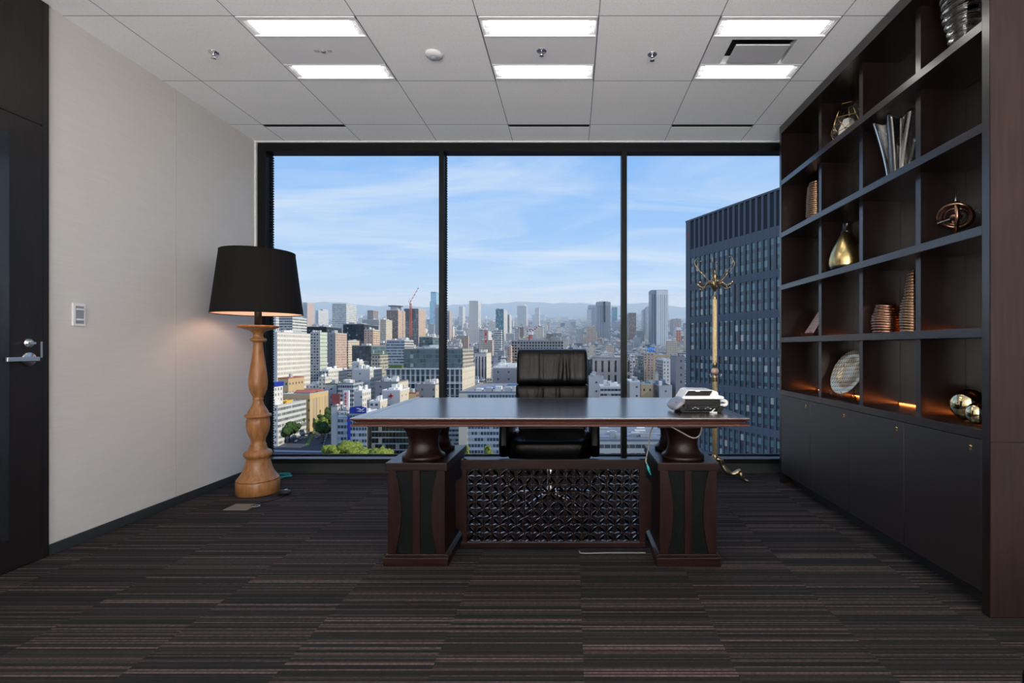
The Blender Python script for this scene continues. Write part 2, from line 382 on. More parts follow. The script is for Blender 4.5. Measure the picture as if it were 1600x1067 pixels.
# ---- door on the left wall
dm = MB(); X = XL
door = MB(); door.box(X, X+.018, 1.56, 2.508, .006, 2.168)
d = struct(door.build('door_1', DOORW, bevel=.002))
MB().box(X+.0185, X+.022, 1.75, 2.355, .157, 2.07).build('door_panel', plain('smoked_door_glass', (.02, .022, .028), rough=.15), d)
c = MB(); c.lathe((X+.018, 2.44, 1.004), [(.0, 0), (.033, 0), (.033, .008), (.031, .010), (0, .010)], 32, M=Matrix.Rotation(pi/2, 3, 'Y'))
h_ = c.build('door_handle', STEEL, d)
lv = MB(); lv.tube([(X+.02, 2.44, 1.004), (X+.058, 2.44, 1.004)], .011, 16)
lv.box(X+.052, X+.066, 2.31, 2.452, .993, 1.015); lv.build('lever', STEEL, h_, bevel=.003)
k_ = MB(); k_.lathe((X+.018, 2.44, 1.082), [(0, 0), (.021, 0), (.021, .007), (.013, .008), (.013, .018), (.009, .019), (0, .019)], 24, M=Matrix.Rotation(pi/2, 3, 'Y')); k_.box(X+.036, X+.046, 2.425, 2.452, 1.077, 1.087)
k_.build('thumb_turn', STEEL, d)
MB().box(X+.0185, X+.020, 2.497, 2.506, 1.01, 1.09).build('strike_plate', STEEL, d)
fr = MB(); fr.box(X, X+.014, 2.512, 2.543, 0, H); fr.box(X, X+.014, 1.53, 1.556, 0, H); fr.box(X, X+.014, 1.5565, 2.5115, 2.174, H)
struct(fr.build('trim_door', DOORW, bevel=.002))
# ---- switch
t = thing('light_switch', 'white wall switch plate with grey rocker insert beside the dark door', 'switch', (XL, 2.706, 1.176))
MB().box(XL, XL+.008, 2.671, 2.741, 1.176, 1.298).build('plate', PLASTW, t, bevel=.002)
MB().box(XL+.0082, XL+.010, 2.684, 2.728, 1.190, 1.284).build('insert', GREYP, t)
for z in (1.207, 1.262): MB().box(XL+.0102, XL+.013, 2.687, 2.725, z, z+.009).build('rocker', PLASTW, t)

# ---- ceiling light fixtures
TUBE = newmat('fluorescent_diffuser')[0]; b = TUBE.node_tree.nodes['Principled BSDF']; setp(b, (.9, .9, .9), emis=(1.0, .965, .90), es=CEILING_GLOW)
WHITEM = plain('white_enamel', (.78, .78, .80), noise=.02, rough=.22)
def fixture(x0, y0, label, kind):
    t = thing('ceiling_light', label, 'ceiling light', (x0, y0, H), 'recessed ceiling light units')
    w = .64; z = H
    hs = MB()
    # frame bars lying flush with the ceiling
    for a, b_ in ((.004, .032), (.166, .178), (.448, .460), (.604, .636)): hs.box(x0+.005, x0+w-.005, y0+a, y0+b_, z-.004, z+.03)
    for a, b_ in ((.005, .012), (w-.012, w-.005)): hs.box(x0+a, x0+b_, y0+.004, y0+.636, z-.003, z+.03)
    hs.build('frame', WHITEM, t, bevel=.001)
    for a, b_ in ((.032, .166), (.460, .604)):
        tr = MB()     # reflector trough
        tr.add([(x0+.012, y0+a, z), (x0+w-.012, y0+a, z), (x0+w-.03, y0+a+.02, z+.07), (x0+.03, y0+a+.02, z+.07)], [(0, 1, 2, 3)])
        tr.add([(x0+.012, y0+b_, z), (x0+w-.012, y0+b_, z), (x0+w-.03, y0+b_-.02, z+.07), (x0+.03, y0+b_-.02, z+.07)], [(3, 2, 1, 0)])
        tr.add([(x0+.012, y0+a, z), (x0+.03, y0+a+.02, z+.07), (x0+.03, y0+b_-.02, z+.07), (x0+.012, y0+b_, z)], [(0, 1, 2, 3)])
        tr.add([(x0+w-.012, y0+a, z), (x0+w-.03, y0+a+.02, z+.07), (x0+w-.03, y0+b_-.02, z+.07), (x0+w-.012, y0+b_, z)], [(3, 2, 1, 0)])
        r = tr.build('reflector', WHITEM, t, fix=False)
        dd = MB(); dd.box(x0+.052, x0+w-.052, y0+a+.004, y0+b_-.004, z+.008, z+.012); dd.build('diffuser', TUBE, r)
        for side in (0, 1):
            lv = MB()
            for q in range(4):
                xx = x0+.020+q*.009 if side == 0 else x0+w-.020-q*.009
                lv.box(xx-.0008, xx+.0008, y0+a+.003, y0+b_-.003, z+.002, z+.012)
            lv.box(*((x0+.0195, x0+.0475) if side == 0 else (x0+w-.0475, x0+w-.0195)), (y0+a+y0+b_)/2-.001, (y0+a+y0+b_)/2+.001, z+.0022, z+.0118)
            lv.build('louvre', WHITEM, r)
    cp = MB()
    if kind == 'vent':
        cx0, cx1, cy0, cy1 = x0+.12, x0+.50, y0+.20, y0+.44
        cp.box(x0+.012, cx0, y0+.178, y0+.448, z-.002, z+.01); cp.box(cx1, x0+w-.012, y0+.178, y0+.448, z-.002, z+.01)
        cp.box(cx0, cx1, y0+.178, cy0, z-.002, z+.01); cp.box(cx0, cx1, cy1, y0+.448, z-.002, z+.01)
        cp.build('centre_panel', WHITEM, t)
        MB().box(cx0, cx1, cy0, cy1, z+.04, z+.045).build('duct', slot_m, t)
        v = MB(); v.box(cx0+.035, cx1-.035, cy0+.03, cy1-.03, z-.016, z-.008); v.build('vent_plate', plain('grey_white_vent', (.5, .5, .52), noise=.02, rough=.5), t, bevel=.003)
        vf = MB(); vf.prism([(cy0, z), (cy0+.02, z+.03), (cy0+.02, z+.035), (cy0, z+.01)], 'X', cx0, cx1)
        vf.prism([(cy1, z), (cy1-.02, z+.03), (cy1-.02, z+.035), (cy1, z+.01)], 'X', cx0, cx1)
        vf.box(cx0, cx0+.006, cy0, cy1, z, z+.04); vf.box(cx1-.006, cx1, cy0, cy1, z, z+.04); vf.build('vent_collar', WHITEM, t)
    else:
        cp.box(x0+.012, x0+w-.012, y0+.178, y0+.448, z-.002, z+.01); cp.build('centre_panel', WHITEM, t)
        if kind == 'slits':
            s = MB(); s.lathe((x0+.32, y0+.31, z-.008), [(0, 0), (.012, 0), (.014, .006)], 16)
            for q in (-1, 1):
                for r_ in range(3): s.box(x0+.32+q*(.028+.01*r_)-.002, x0+.32+q*(.028+.01*r_)+.002, y0+.30, y0+.32, z-.0035, z-.0021)
            s.build('sensor', GREYP, t)
        else:
            s = MB(); s.lathe((x0+.32, y0+.31, z-.004), [(0, 0), (.028, 0), (.03, .002)], 24); s.lathe((x0+.32, y0+.31, z-.03), [(0, 0), (.012, 0), (.012, .006), (.004, .008), (.004, .026)], 16)
            s.build('sprinkler_head', CHROME, t)
    return t
labs = {(0, 2): ('double-trough ceiling light whose white centre panel has a small slotted sensor', 'slits'), (1, 2): ('double-trough ceiling light with a sprinkler head in its centre panel', 'head'), (2, 2): ('double-trough ceiling light with a square air vent between its troughs', 'vent')}
for ci, cx in enumerate(FIXCOLS):
    for ri, ry in enumerate(FIXROWS):
        lb, kd = labs.get((ci, ri), ('double-trough ceiling light nearer the back of the room', 'slits'))
        fixture(cx, ry, lb, kd)
t = thing('added_fill_box', 'low white box added around the fill light, unseen behind the camera', 'light', (-.2, -2.3, 0))  # made-up housing for the added fill light, out of view
ub = MB(); ub.box(-2.45, 2.05, -3.10, -1.50, .0005, .03); ub.box(-2.45, -2.42, -3.10, -1.50, .03, .58); ub.box(2.02, 2.05, -3.10, -1.50, .03, .58); ub.box(-2.42, 2.02, -3.10, -3.07, .03, .58); ub.box(-2.42, 2.02, -1.53, -1.50, .03, .58)
ub.build('housing', WHITEM, t)  # made-up box around the added fill light, unseen
# ---- smoke detector, sprinklers
t = thing('smoke_detector', 'round white smoke detector on the ceiling between two lights', 'smoke detector', (-.816, 2.967, H))
MB().lathe((-.816, 2.967, H-.016), [(0, -.004), (.03, -.002), (.05, .006), (.052, .016)], 32).build('base', PLASTW, t)
MB().lathe((-.816, 2.967, H-.034), [(0, 0), (.012, 0), (.02, .006), (.022, .015)], 24).build('sensing_chamber', GREYP, t)
for X_, Y_, lb in ((-2.11, 2.95, 'chrome sprinkler head in the ceiling tile nearest the left wall'), (.479, 2.97, 'chrome sprinkler head in the ceiling tile between the middle and right lights')):
    t = thing('sprinkler', lb, 'sprinkler', (X_, Y_, H), 'ceiling sprinklers')
    MB().lathe((X_, Y_, H-.004), [(0, 0), (.026, 0), (.03, .0039)], 24).build('escutcheon', CHROME, t)
    s = MB(); s.tube([(X_, Y_, H-.004), (X_, Y_, H-.02)], .007, 10); s.tube([(X_-.008, Y_, H-.018), (X_-.010, Y_, H-.028), (X_-.004, Y_, H-.036)], .002, 6); s.tube([(X_+.008, Y_, H-.018), (X_+.010, Y_, H-.028), (X_+.004, Y_, H-.036)], .002, 6); s.lathe((X_, Y_, H-.038), [(0, 0), (.014, 0), (.014, .002), (0, .002)], 16)
    s.build('nozzle', CHROME, t)

# ================================================================== BOOKCASE
BK = wood('dark_bookcase_veneer', (.0085, .0048, .0044), (.014, .0082, .0076), 'Y', 4, .25, spec=.62)
BKF = wood('dark_bookcase_vertical_veneer', (.0085, .0048, .0044), (.014, .0082, .0076), 'Z', 4, .25, spec=.62)
for m_ in (BK, BKF): m_.node_tree.nodes['Principled BSDF'].inputs['IOR'].default_value = 1.7
BKE = wood('reddish_brown_end_veneer', (.022, .0115, .0098), (.033, .0178, .0155), 'Z', 4, .45, spec=.35)
BKD = wood('dark_door_veneer', (.0085, .0052, .0048), (.013, .0082, .0076), 'Z', 4, .36, spec=.75); BKD.node_tree.nodes['Principled BSDF'].inputs['IOR'].default_value = 1.7
bx, by0, by1 = 1.64, 1.964, 3.946
back = 1.93
bk = thing('bookcase', 'tall dark wood built-in bookcase with open compartments over a row of cupboard doors', 'bookcase', (bx, by1, 0))
MB().box(bx, back+.02, by1-.032, by1, 0, H-.004).build('side_panel', BKF, bk)
MB().box(bx, back+.02, by0, by0+.036, 0, H-.004).build('side_panel', BKF, bk)
MB().box(back+.021, XR-.002, by0, by0+.036, .69, H-.004).build('end_panel', BKE, bk)
e1 = MB().box(bx+.001, XR-.002, by0-.006, by0-.0005, .692, H-.004).build('end_panel', BKE, bk)
MB().box(bx+.001, XR-.002, by0-.006, by0-.0005, .005, .688).build('end_panel', BKE, bk)
yi0, yi1 = by0+.0365, by1-.0325
MB().box(bx, back, yi0, yi1, H-.066, H-.005).build('cornice', BK, bk)
MB().box(back, back+.018, yi0, yi1, .10, H-.005).build('back_panel', BKF, bk)
SH = [.73, 1.139, 1.548, 1.957, 2.365]
for z in SH[1:]: MB().box(bx, back-.001, yi0, yi1, z-.038, z).build('shelf', BK, bk, bevel=.001)
MB().box(bx, back-.001, yi0, yi1, SH[0]-.038, SH[0]).build('worktop', BK, bk, bevel=.001)
DV = [by0+.018+(by1-by0-.034)*k/4 for k in (1, 2, 3)]
tops = SH[1:]+[H-.066+.038]
for yv in DV:
    for i, z in enumerate(SH): MB().box(bx+.07, back-.001, yv-.018, yv+.018, z+.0005, tops[i]-.0385).build('divider', BKF, bk)
edges = [yi0]+DV+[yi1]
dk = [3]
for i in range(4):
    d = MB().box(bx, bx+.02, edges[i]+.002, edges[i+1]-.002, .085, SH[0]-.041).build('door', BKD, bk, bevel=.001)
    d['label'] = 'flat dark cupboard door with a small brass lock'
    yk = edges[i]+.055
    k_ = MB(); k_.lathe((bx-.0005, yk, .655), [(0, -.003), (.006, -.003), (.007, .0)], 12, M=Matrix.Rotation(pi/2, 3, 'Y')); k_.box(bx-.003, bx-.0005, yk-.0045, yk+.0045, .640, .655)
    k_.build('lock', BRASS, d)
    MB().box(bx+.03, back-.001, edges[i]+.002, edges[i+1]-.002, .10, .115).build('cupboard_floor', BK, bk)
MB().box(bx+.075, back, yi0, yi1, 0, .084).build('plinth', plain('black_plinth', (.01, .01, .01), rough=.6), bk)
LED, _, _, b = newmat('orange_led_strip'); setp(b, (.8, .3, .1), emis=(1.0, .22, .04), es=6)
ledb, _, _, b = newmat('bright_orange_led_strip'); setp(b, (.8, .3, .1), emis=(1.0, .22, .04), es=9)
for zi, mt in ((0, ledb), (1, LED)):
    for i in range(4):
        MB().box(back-.014, back-.006, edges[i]+.06, edges[i+1]-.03, SH[zi]+.001, SH[zi]+.006).build('light_strip', mt, bk)

# ---- things on the shelves
CLEAR, _, _, b = newmat('clear_crystal'); setp(b, (1, 1, 1), rough=.02, trans=1, ior=1.5)
BRONZE = plain('bronze_metal', (.36, .235, .155), noise=.25, scale=60, rough=.22, metal=1)
COPPER = plain('copper_bronze_metal', (.34, .185, .125), noise=.3, scale=60, rough=.25, metal=1)
GOLD = plain('satin_gold_leaf', (.66, .50, .22), noise=.1, rough=.27, metal=1)
MIRGOLD = plain('mirror_gold', (.80, .66, .38), noise=.02, rough=.02, metal=1)
BLK = plain('gloss_black', (.008, .008, .008), rough=.15)
def at(px, X): return F*X/(px-VX)
def ribvase(name, c, prof, pitch, amp, mat, label, cat, tilt=.0, group=None, seg=40, wob=.0, hollow=True):
    # prof: list of (z, r); rings of coiled metal with a slight slope
    hh = prof[-1][0]; vs = []; n = int(hh/pitch*8)
    def R(z):
        for (z0, r0), (z1, r1) in zip(prof, prof[1:]):
            if z0 <= z <= z1:
                t = (z-z0)/(z1-z0); t = t*t*(3-2*t); return r0+(r1-r0)*t
        return prof[-1][1]
    m = MB(); rnd = random.Random(len(name)+int(hh*1000)); ph = [rnd.uniform(0, 6.28) for _ in range(5)]
    rows = []
    for i in range(n+1):
        z = hh*i/n; row = []
        for k in range(seg):
            a = 2*pi*k/seg
            zz = z+tilt*sin(a+ph[0]+z*9)*min(1, z/.03)
            f = abs(sin(pi*z/pitch)); r = R(z)*(1+wob*sin(2*a+z*30+ph[1]))+amp*(f**.6)
            row.append((r*cos(a), r*sin(a), zz))
        rows.append(row)
    if hollow:
        for i in range(n, -1, -4):
            z = max(hh*i/n, .004); row = []
            for k in range(seg):
                a = 2*pi*k/seg; zz = z+tilt*sin(a+ph[0]+z*9)*min(1, z/.03); row.append(((R(z)-.004)*cos(a), (R(z)-.004)*sin(a), zz))
            rows.append(row)
    vs = [Vector(p)+Vector(c) for r in rows for p in r]
    fs = [(i*seg+k, i*seg+(k+1) % seg, (i+1)*seg+(k+1) % seg, (i+1)*seg+k) for i in range(len(rows)-1) for k in range(seg)]
    fs.append(tuple(range(seg))[::-1]); fs.append(tuple((len(rows)-1)*seg+k for k in range(seg)))
    m.add(vs, fs, 0, True)
    return tag(m.build(name, mat), label, cat, group)
e0 = .0006
ribvase('ribbed_glass_vase', (1.81, 2.30, SH[4]+e0), [(0, .048), (.12, .062), (.25, .086), (.315, .094)], .032, .009, CLEAR, 'clear glass vase ringed with thick wavy ribs on the topmost shelf', 'vase', tilt=.008, wob=.03)
ribvase('coiled_bronze_vase', (1.82, 3.72, SH[3]+e0), [(0, .062), (.1, .068), (.2, .066), (.29, .058), (.33, .044)], .016, .006, BRONZE, 'cylindrical coiled bronze vase standing in the far column of compartments', 'vase', tilt=.004)
ribvase('coiled_bronze_vase', (1.81, 2.875, SH[1]+e0), [(0, .066), (.03, .074), (.08, .076), (.14, .058), (.17, .050)], .0155, .006, COPPER, 'squat coiled copper vase beside a tall tapering one', 'vase', tilt=.004)
ribvase('coiled_bronze_vase', (1.825, 2.675, SH[1]+e0), [(0, .056), (.06, .060), (.14, .055), (.22, .038), (.33, .022)], .0155, .006, BRONZE, 'tall tapering coiled bronze vase right beside a squat one', 'vase', tilt=.006)
# pear vase
c = (1.80, 3.27, SH[2]+e0)
t = thing('pear_vase', 'gold pear-shaped vase with black neck and black foot', 'vase', c)
MB().lathe(c, [(0, 0), (.060, 0), (.085, .012), (.098, .030), (.103, .042)], 48).build('foot', BLK, t)
MB().lathe(c, [(.103, .042), (.107, .065), (.106, .09), (.098, .125), (.083, .165), (.065, .20), (.046, .235), (.037, .252)], 48, cap=False).build('body', GOLD, t)
MB().lathe(c, [(.037, .252), (.030, .275), (.026, .30), (.027, .315), (.031, .325), (.024, .325), (.020, .30), (0, .29)], 48).build('neck', BLK, t)
# armillary sculpture
c = Vector((1.80, 2.345, SH[2]+e0))
t = thing('armillary_sculpture', 'small copper sculpture of tilted rings around a pointed spindle', 'sculpture', c)
MB().lathe(c, [(0, 0), (.030, 0), (.030, .006), (.008, .014), (.006, .06)], 24).build('base', BRASS, t)
ax = Vector((-.79, .61, 0)); cc_ = c+Vector((0, 0, .125))
M = Matrix.Rotation(radians(14), 3, Vector((.61, .79, 0))) @ Matrix.Rotation(radians(44), 3, ax)
for ra, rb, hh_ in ((.054, .074, .004), (.040, .048, .004)):
    rg = MB(); rg.lathe(cc_, [(ra, -hh_), (rb, -hh_*.6), (rb, hh_*.6), (ra, hh_), (ra, -hh_)], 48, cap=False, M=M); rg.build('ring', COPPER, t)
rg = MB(); rg.lathe(cc_, [(.066, -.009), (.071, -.009), (.071, .009), (.066, .009), (.066, -.009)], 48, cap=False, M=Matrix.Rotation(radians(58+0), 3, 'Z') @ Matrix.Rotation(radians(90), 3, 'X')); rg.build('ring', COPPER, t)
MB().ellipsoid(c+Vector((0, 0, .125)), (.026, .026, .020)).build('core', COPPER, t)
sp_ = MB(); sp_.tube([c+Vector((0, 0, .06)), c+Vector((0, 0, .20)), c+Vector((.004, 0, .25))], [.004, .004, .0008], 8); sp_.tube([cc_-ax*-.070+Vector((0, 0, -.022)), cc_-ax*.080+Vector((0, 0, .022))], .0025, 8); sp_.build('spindle', STEEL, t)
# handkerchief vase
c = Vector((1.79, 2.745, SH[3]+e0)); m = MB(); seg = 96; rows = []
def hv(z, a, dr=0):
    t_ = z/.34; r = .050+.056*t_**1.3; r *= 1+(.05+.17*t_**1.5)*sin(7*a)*1.0+.05*t_*sin(3*a+1)
    return (r+dr)*cos(a), (r+dr)*sin(a), z+.014*t_**2*sin(7*a+.6)
zs = [.34*i/26 for i in range(27)]
for z in zs: rows.append([hv(z, 2*pi*k/seg) for k in range(seg)])
for z in zs[::-1][:-1]: rows.append([hv(max(z, .012), 2*pi*k/seg, -.006) for k in range(seg)])
vs = [Vector(p)+c for r in rows for p in r]
fs = [(i*seg+k, i*seg+(k+1) % seg, (i+1)*seg+(k+1) % seg, (i+1)*seg+k) for i in range(len(rows)-1) for k in range(seg)]
fs.append(tuple(range(seg))[::-1]); fs.append(tuple((len(rows)-1)*seg+k for k in range(seg)))
m.add(vs, fs, 0, True); tag(m.build('flared_glass_vase', CLEAR), 'clear crystal vase flaring upward in deep vertical folds', 'vase')
# geometric terrarium (lantern)
c = Vector((1.81, 3.28, SH[4]+e0))
t = thing('geometric_terrarium', 'faceted glass terrarium with brass edges and white panels inside', 'terrarium', c)
def ringp(n, r, z, a0): return [c+Vector((r*cos(2*pi*k/n+a0), r*sin(2*pi*k/n+a0), z)) for k in range(n)]
A = ringp(5, .055, .004, .3); B = ringp(5, .098, .10, .3); C_ = ringp(5, .092, .19, .3+pi/5); D = ringp(5, .048, .285, .3+pi/5)
gl = MB(); n = 5
def F4(P, Q, off=0):
    for k in range(n): gl.add([P[k], P[(k+1) % n], Q[(k+1) % n], Q[k]], [(0, 1, 2, 3)])
F4(A, B)
for k in range(n): gl.add([B[k], B[(k+1) % n], C_[k]], [(0, 1, 2)]); gl.add([C_[k], C_[(k+1) % n], B[(k+1) % n]], [(0, 2, 1)])
F4(C_, D)
gl.build('glass_panes', glassmat('terrarium_glass', (.93, .93, .93), .08), t, fix=False)
wr_ = MB()
for R_ in (A, B, C_, D):
    wr_.tube(R_, .0022, 6, closed=True, sm=False)
for k in range(n):
    wr_.tube([A[k], B[k]], .0022, 6); wr_.tube([B[k], C_[k]], .0022, 6); wr_.tube([B[(k+1) % n], C_[k]], .0022, 6); wr_.tube([C_[k], D[k]], .0022, 6)
wr_.build('brass_frame', BRASS, t)
ip = MB(); inn = [ringp(5, r, z, .6) for r, z in ((.03, .012), (.06, .085), (.058, .12), (.026, .19))]
for P, Q in zip(inn, inn[1:]):
    for k in range(5): ip.add([P[k], P[(k+1) % 5], Q[(k+1) % 5], Q[k]], [(0, 1, 2, 3)])
ip.build('inner_panels', plain('frosted_white_panel', (.75, .72, .68), noise=.05, rough=.4), t, fix=False)
# dotted glass plate on feet
t = thing('square_glass_plate', 'pinkish studded square glass plate leaning on small clear feet', 'plate', (1.80, 3.68, SH[1]))
DOT = plain('pink_studded_glass', (.42, .30, .31), noise=.1, rough=.12, spec=.8)
pm = MB(); Mx = Matrix.Translation(Vector((1.735, 3.665, SH[1]+.028))) @ Matrix.Rotation(radians(-12), 4, 'Z') @ Matrix.Rotation(radians(31), 4, 'Y')
def addx(mb, o, Mx):
    for i in range(o, len(mb.v)): mb.v[i] = tuple(Mx @ Vector(mb.v[i]))
o0 = len(pm.v); pm.box(0, .006, -.115, .115, 0, .24); addx(pm, o0, Mx)
for i in range(15):
    for j in range(16):
        o0 = len(pm.v); pm.ellipsoid((-.001, -.107+i*.0153, .01+j*.0148), (.004, .005, .005), nu=6, nv=4); addx(pm, o0, Mx)
pm.build('plate', DOT, t)
for y_ in (3.60, 3.75):
    s = MB(); s.tube(smoothpath([(1.715, y_, SH[1]+.036), (1.728, y_, SH[1]+.022), (1.742, y_, SH[1]+.006), (1.80, y_, SH[1]+.006), (1.855, y_, SH[1]+.006)], 5), .0055, 8); s.tube([(1.84, y_, SH[1]+.006), (1.865, y_, SH[1]+.14)], .0045, 8)
    s.build('foot', CLEAR, t)
# round plate
c = Vector((1.795, 3.235, SH[0]))
t = thing('round_plate', 'round gold and pearl plate with woven grid pattern leaning on a clear easel', 'plate', c)
def platemat():
    m, N, L, b = newmat('woven_gold_pearl'); setp(b, rough=.25, metal=.55)
    tc = N.new('ShaderNodeTexCoord'); mp = N.new('ShaderNodeMapping'); mp.inputs['Rotation'].default_value = (radians(6), 0, 0); L.new(tc.outputs['Object'], mp.inputs[0])
    sp = N.new('ShaderNodeSeparateXYZ'); L.new(mp.outputs[0], sp.inputs[0])
    v = mth(N, L, 'DIVIDE', sp.outputs[2], .026); fv = mth(N, L, 'FRACT', v)
    u = mth(N, L, 'ADD', mth(N, L, 'DIVIDE', sp.outputs[1], .018), mth(N, L, 'MULTIPLY', fv, .5)); fu = mth(N, L, 'FRACT', u)
    cr = N.new('ShaderNodeValToRGB'); L.new(mth(N, L, 'MULTIPLY', fu, mth(N, L, 'ADD', mth(N, L, 'MULTIPLY', fv, .5), .5)), cr.inputs[0])
    e = cr.color_ramp.elements; e[0].position = .05; e[0].color = (.20, .15, .08, 1); e[1].position = .75; e[1].color = (.85, .83, .78, 1); q = e.new(.35); q.color = (.62, .52, .32, 1)
    ln = mth(N, L, 'LESS_THAN', fv, .09)
    mm = N.new('ShaderNodeMix'); mm.data_type = 'RGBA'; L.new(ln, mm.inputs[0]); L.new(cr.outputs[0], mm.inputs[6]); mm.inputs[7].default_value = (.10, .07, .04, 1); L.new(mm.outputs[2], b.inputs['Base Color'])
    return m
Mp = Matrix.Rotation(radians(6), 3, 'Z') @ Matrix.Rotation(radians(-90+22), 3, 'Y')
pl = MB(); cc = c+Vector((0, 0, .166))
pl.lathe(cc, [(0, -.012), (.05, -.012), (.085, -.010), (.092, .0), (.148, .014), (.152, .016), (.148, .018), (.09, .005), (.083, -.004), (0, -.006)], 64, cap=False, M=Mp); pl.build('dish', platemat(), t)
for y_ in (3.175, 3.30):
    s = MB(); s.tube(smoothpath([(1.705, y_, SH[0]+.05), (1.712, y_, SH[0]+.022), (1.735, y_, SH[0]+.0065), (1.80, y_, SH[0]+.0065), (1.875, y_, SH[0]+.0065)], 5), .006, 8); s.tube([(1.86, y_, SH[0]+.0065), (1.885, y_, SH[0]+.16)], .0045, 8)
    s.build('easel_arm', CLEAR, t)
tag(MB().ellipsoid((1.80, 2.262, SH[0]+.0725), (.076, .076, .072), nu=64, nv=32).build('gold_ball', MIRGOLD), 'larger mirror-polished gold ball lying behind a smaller one', 'ornament', 'gold balls on the bookcase')
tag(MB().ellipsoid((1.742, 2.142, SH[0]+.0485), (.048, .048, .048), nu=64, nv=32).build('gold_ball', MIRGOLD), 'smaller mirror-polished gold ball in front of a larger one', 'ornament', 'gold balls on the bookcase')
# ================================================================== FLOOR LAMP
OAK = wood('honey_oak', (.24, .098, .031), (.37, .170, .062), 'Z', 7, .42, coat=.15, stretch=7, contrast=(.36, .66))
lc = Vector((-2.295, 3.665, 0))
KR = .86
t = thing('floor_lamp', 'large turned oak floor lamp with a black drum shade by the left wall', 'floor lamp', lc)
MB().lathe(lc, [(r*KR, z) for r, z in [(0, .0005), (.160, .0005), (.164, .004), (.165, .086), (.161, .092), (.160, .097)]], 64).build('base', OAK, t)
prof = [(.163, .098), (.160, .106), (.146, .120), (.122, .150), (.106, .185), (.094, .225), (.087, .252), (.090, .258), (.100, .264), (.106, .276), (.107, .290), (.100, .303), (.088, .310), (.074, .314), (.071, .319), (.069, .330), (.064, .338), (.062, .345), (.063, .352), (.057, .358), (.054, .375), (.056, .392), (.070, .420), (.083, .455), (.089, .49), (.088, .525), (.082, .545), (.084, .549), (.096, .553), (.101, .562), (.098, .572), (.080, .576), (.077, .588), (.072, .600), (.056, .622), (.043, .645), (.037, .668), (.036, .674), (.040, .680), (.040, .688), (.037, .693), (.040, .702), (.052, .722), (.064, .75), (.071, .785), (.071, .825), (.066, .87), (.058, .92), (.050, .97), (.043, 1.02), (.037, 1.065), (.035, 1.095), (.039, 1.101), (.058, 1.106), (.064, 1.115), (.060, 1.125), (.042, 1.130), (.037, 1.145), (.042, 1.165), (.062, 1.182), (.110, 1.195), (.152, 1.205), (.157, 1.213), (.155, 1.219), (.145, 1.221), (0, 1.221)]
MB().lathe(lc, [(r*KR, z) for r, z in prof], 64).build('turned_column', OAK, t)
MB().tube([lc+Vector((0, 0, 1.221)), lc+Vector((0, 0, 1.42))], .024, 20).build('neck', plain('black_lamp_neck', (.012, .010, .010), rough=.5), t)
SHADE = newmat('black_linen_shade')[0]; b = SHADE.node_tree.nodes['Principled BSDF']; setp(b, (.009, .0075, .0075), rough=.85, spec=.2)
SHIN = plain('pale_pink_shade_lining', (.80, .55, .44), noise=.02, rough=.7)
sh = MB()
sh.lathe(lc, [(.294, 1.305), (.240, 1.757)], 72, cap=False); sh.build('shade', SHADE, t, fix=False)
sl = MB(); sl.lathe(lc, [(.2925, 1.3055), (.2385, 1.7565)], 72, cap=False); sl.build('shade_lining', SHIN, t, fix=False)
rm = MB(); rm.lathe(lc, [(.2915, 1.303), (.2955, 1.303), (.2950, 1.309), (.2918, 1.309), (.2915, 1.303)], 72, cap=False); rm.lathe(lc, [(.2385, 1.754), (.242, 1.754), (.242, 1.759), (.2385, 1.759), (.2385, 1.754)], 72, cap=False)
for k in range(3):
    a = 2*pi*k/3+.4; rm.tube([lc+Vector((0, 0, 1.70)), lc+Vector((.241*cos(a), .241*sin(a), 1.745))], .003, 6)
rm.tube([lc+Vector((0, 0, 1.42)), lc+Vector((0, 0, 1.70))], .004, 8)
rm.build('shade_frame', BLACKMETAL, t)
MB().lathe(lc, [(0, 1.746), (.238, 1.746), (.238, 1.750), (0, 1.750)], 48).build('shade_top', SHADE, t)
BULB, _, _, b = newmat('warm_bulb'); setp(b, (1, .8, .6), emis=(1.0, .80, .60), es=22)
MB().ellipsoid(lc+Vector((.05, 0, 1.47)), (.032, .032, .045)).build('bulb', BULB, t)
ld = bpy.data.lights.new('lamp_light', 'POINT'); ll = bpy.data.objects.new('lamp_light', ld); COL.objects.link(ll); ll.parent = t
ll.location = (.0, 0, 1.56); ld.energy = 3.8; ld.color = (1.0, .80, .64); ld.shadow_soft_size = .05
# cords on the floor
BC = plain('black_cable', (.01, .01, .011), rough=.5); WC = plain('pale_grey_cable', (.22, .21, .19), noise=.03, rough=.5)
TEAL = plain('teal_cable', (.02, .30, .32), noise=.05, rough=.45)
m = MB(); m.tube(smoothpath([(-2.09, 3.66, .006), (-2.06, 3.60, .006), (-2.05, 3.50, .006), (-2.10, 3.42, .006), (-2.13, 3.33, .006)], 8), .004, 8); tag(m.build('lamp_cord', BC), 'black cord running from the oak lamp to the floor outlet', 'cord')
t = thing('foot_switch', 'small black foot switch on the carpet beside the lamp base', 'switch', (-2.065, 3.60, 0))
MB().ellipsoid((-2.065, 3.60, .020), (.045, .03, .018), e=.8).build('housing', BC, t); MB().lathe((-2.055, 3.60, .037), [(0, 0), (.012, 0), (.011, .004), (0, .005)], 16, ).build('button', GREYP, t)
m = MB(); rc = random.Random(2)
pts = [(-2.375+(.075+.012*sin(k*.9))*cos(2*pi*k/22), 4.09+(.060+.010*cos(k*.7))*sin(2*pi*k/22), .006+.0035*(k/22)+.002*sin(k*1.3)) for k in range(100)]
m.tube(pts, .0038, 6); tag(m.build('coiled_cable', TEAL), 'coil of teal cable on the carpet behind the lamp', 'cable')
t = thing('floor_outlet', 'flat metal floor outlet cover in the carpet in front of the lamp', 'floor outlet', (-2.19, 3.316, 0))
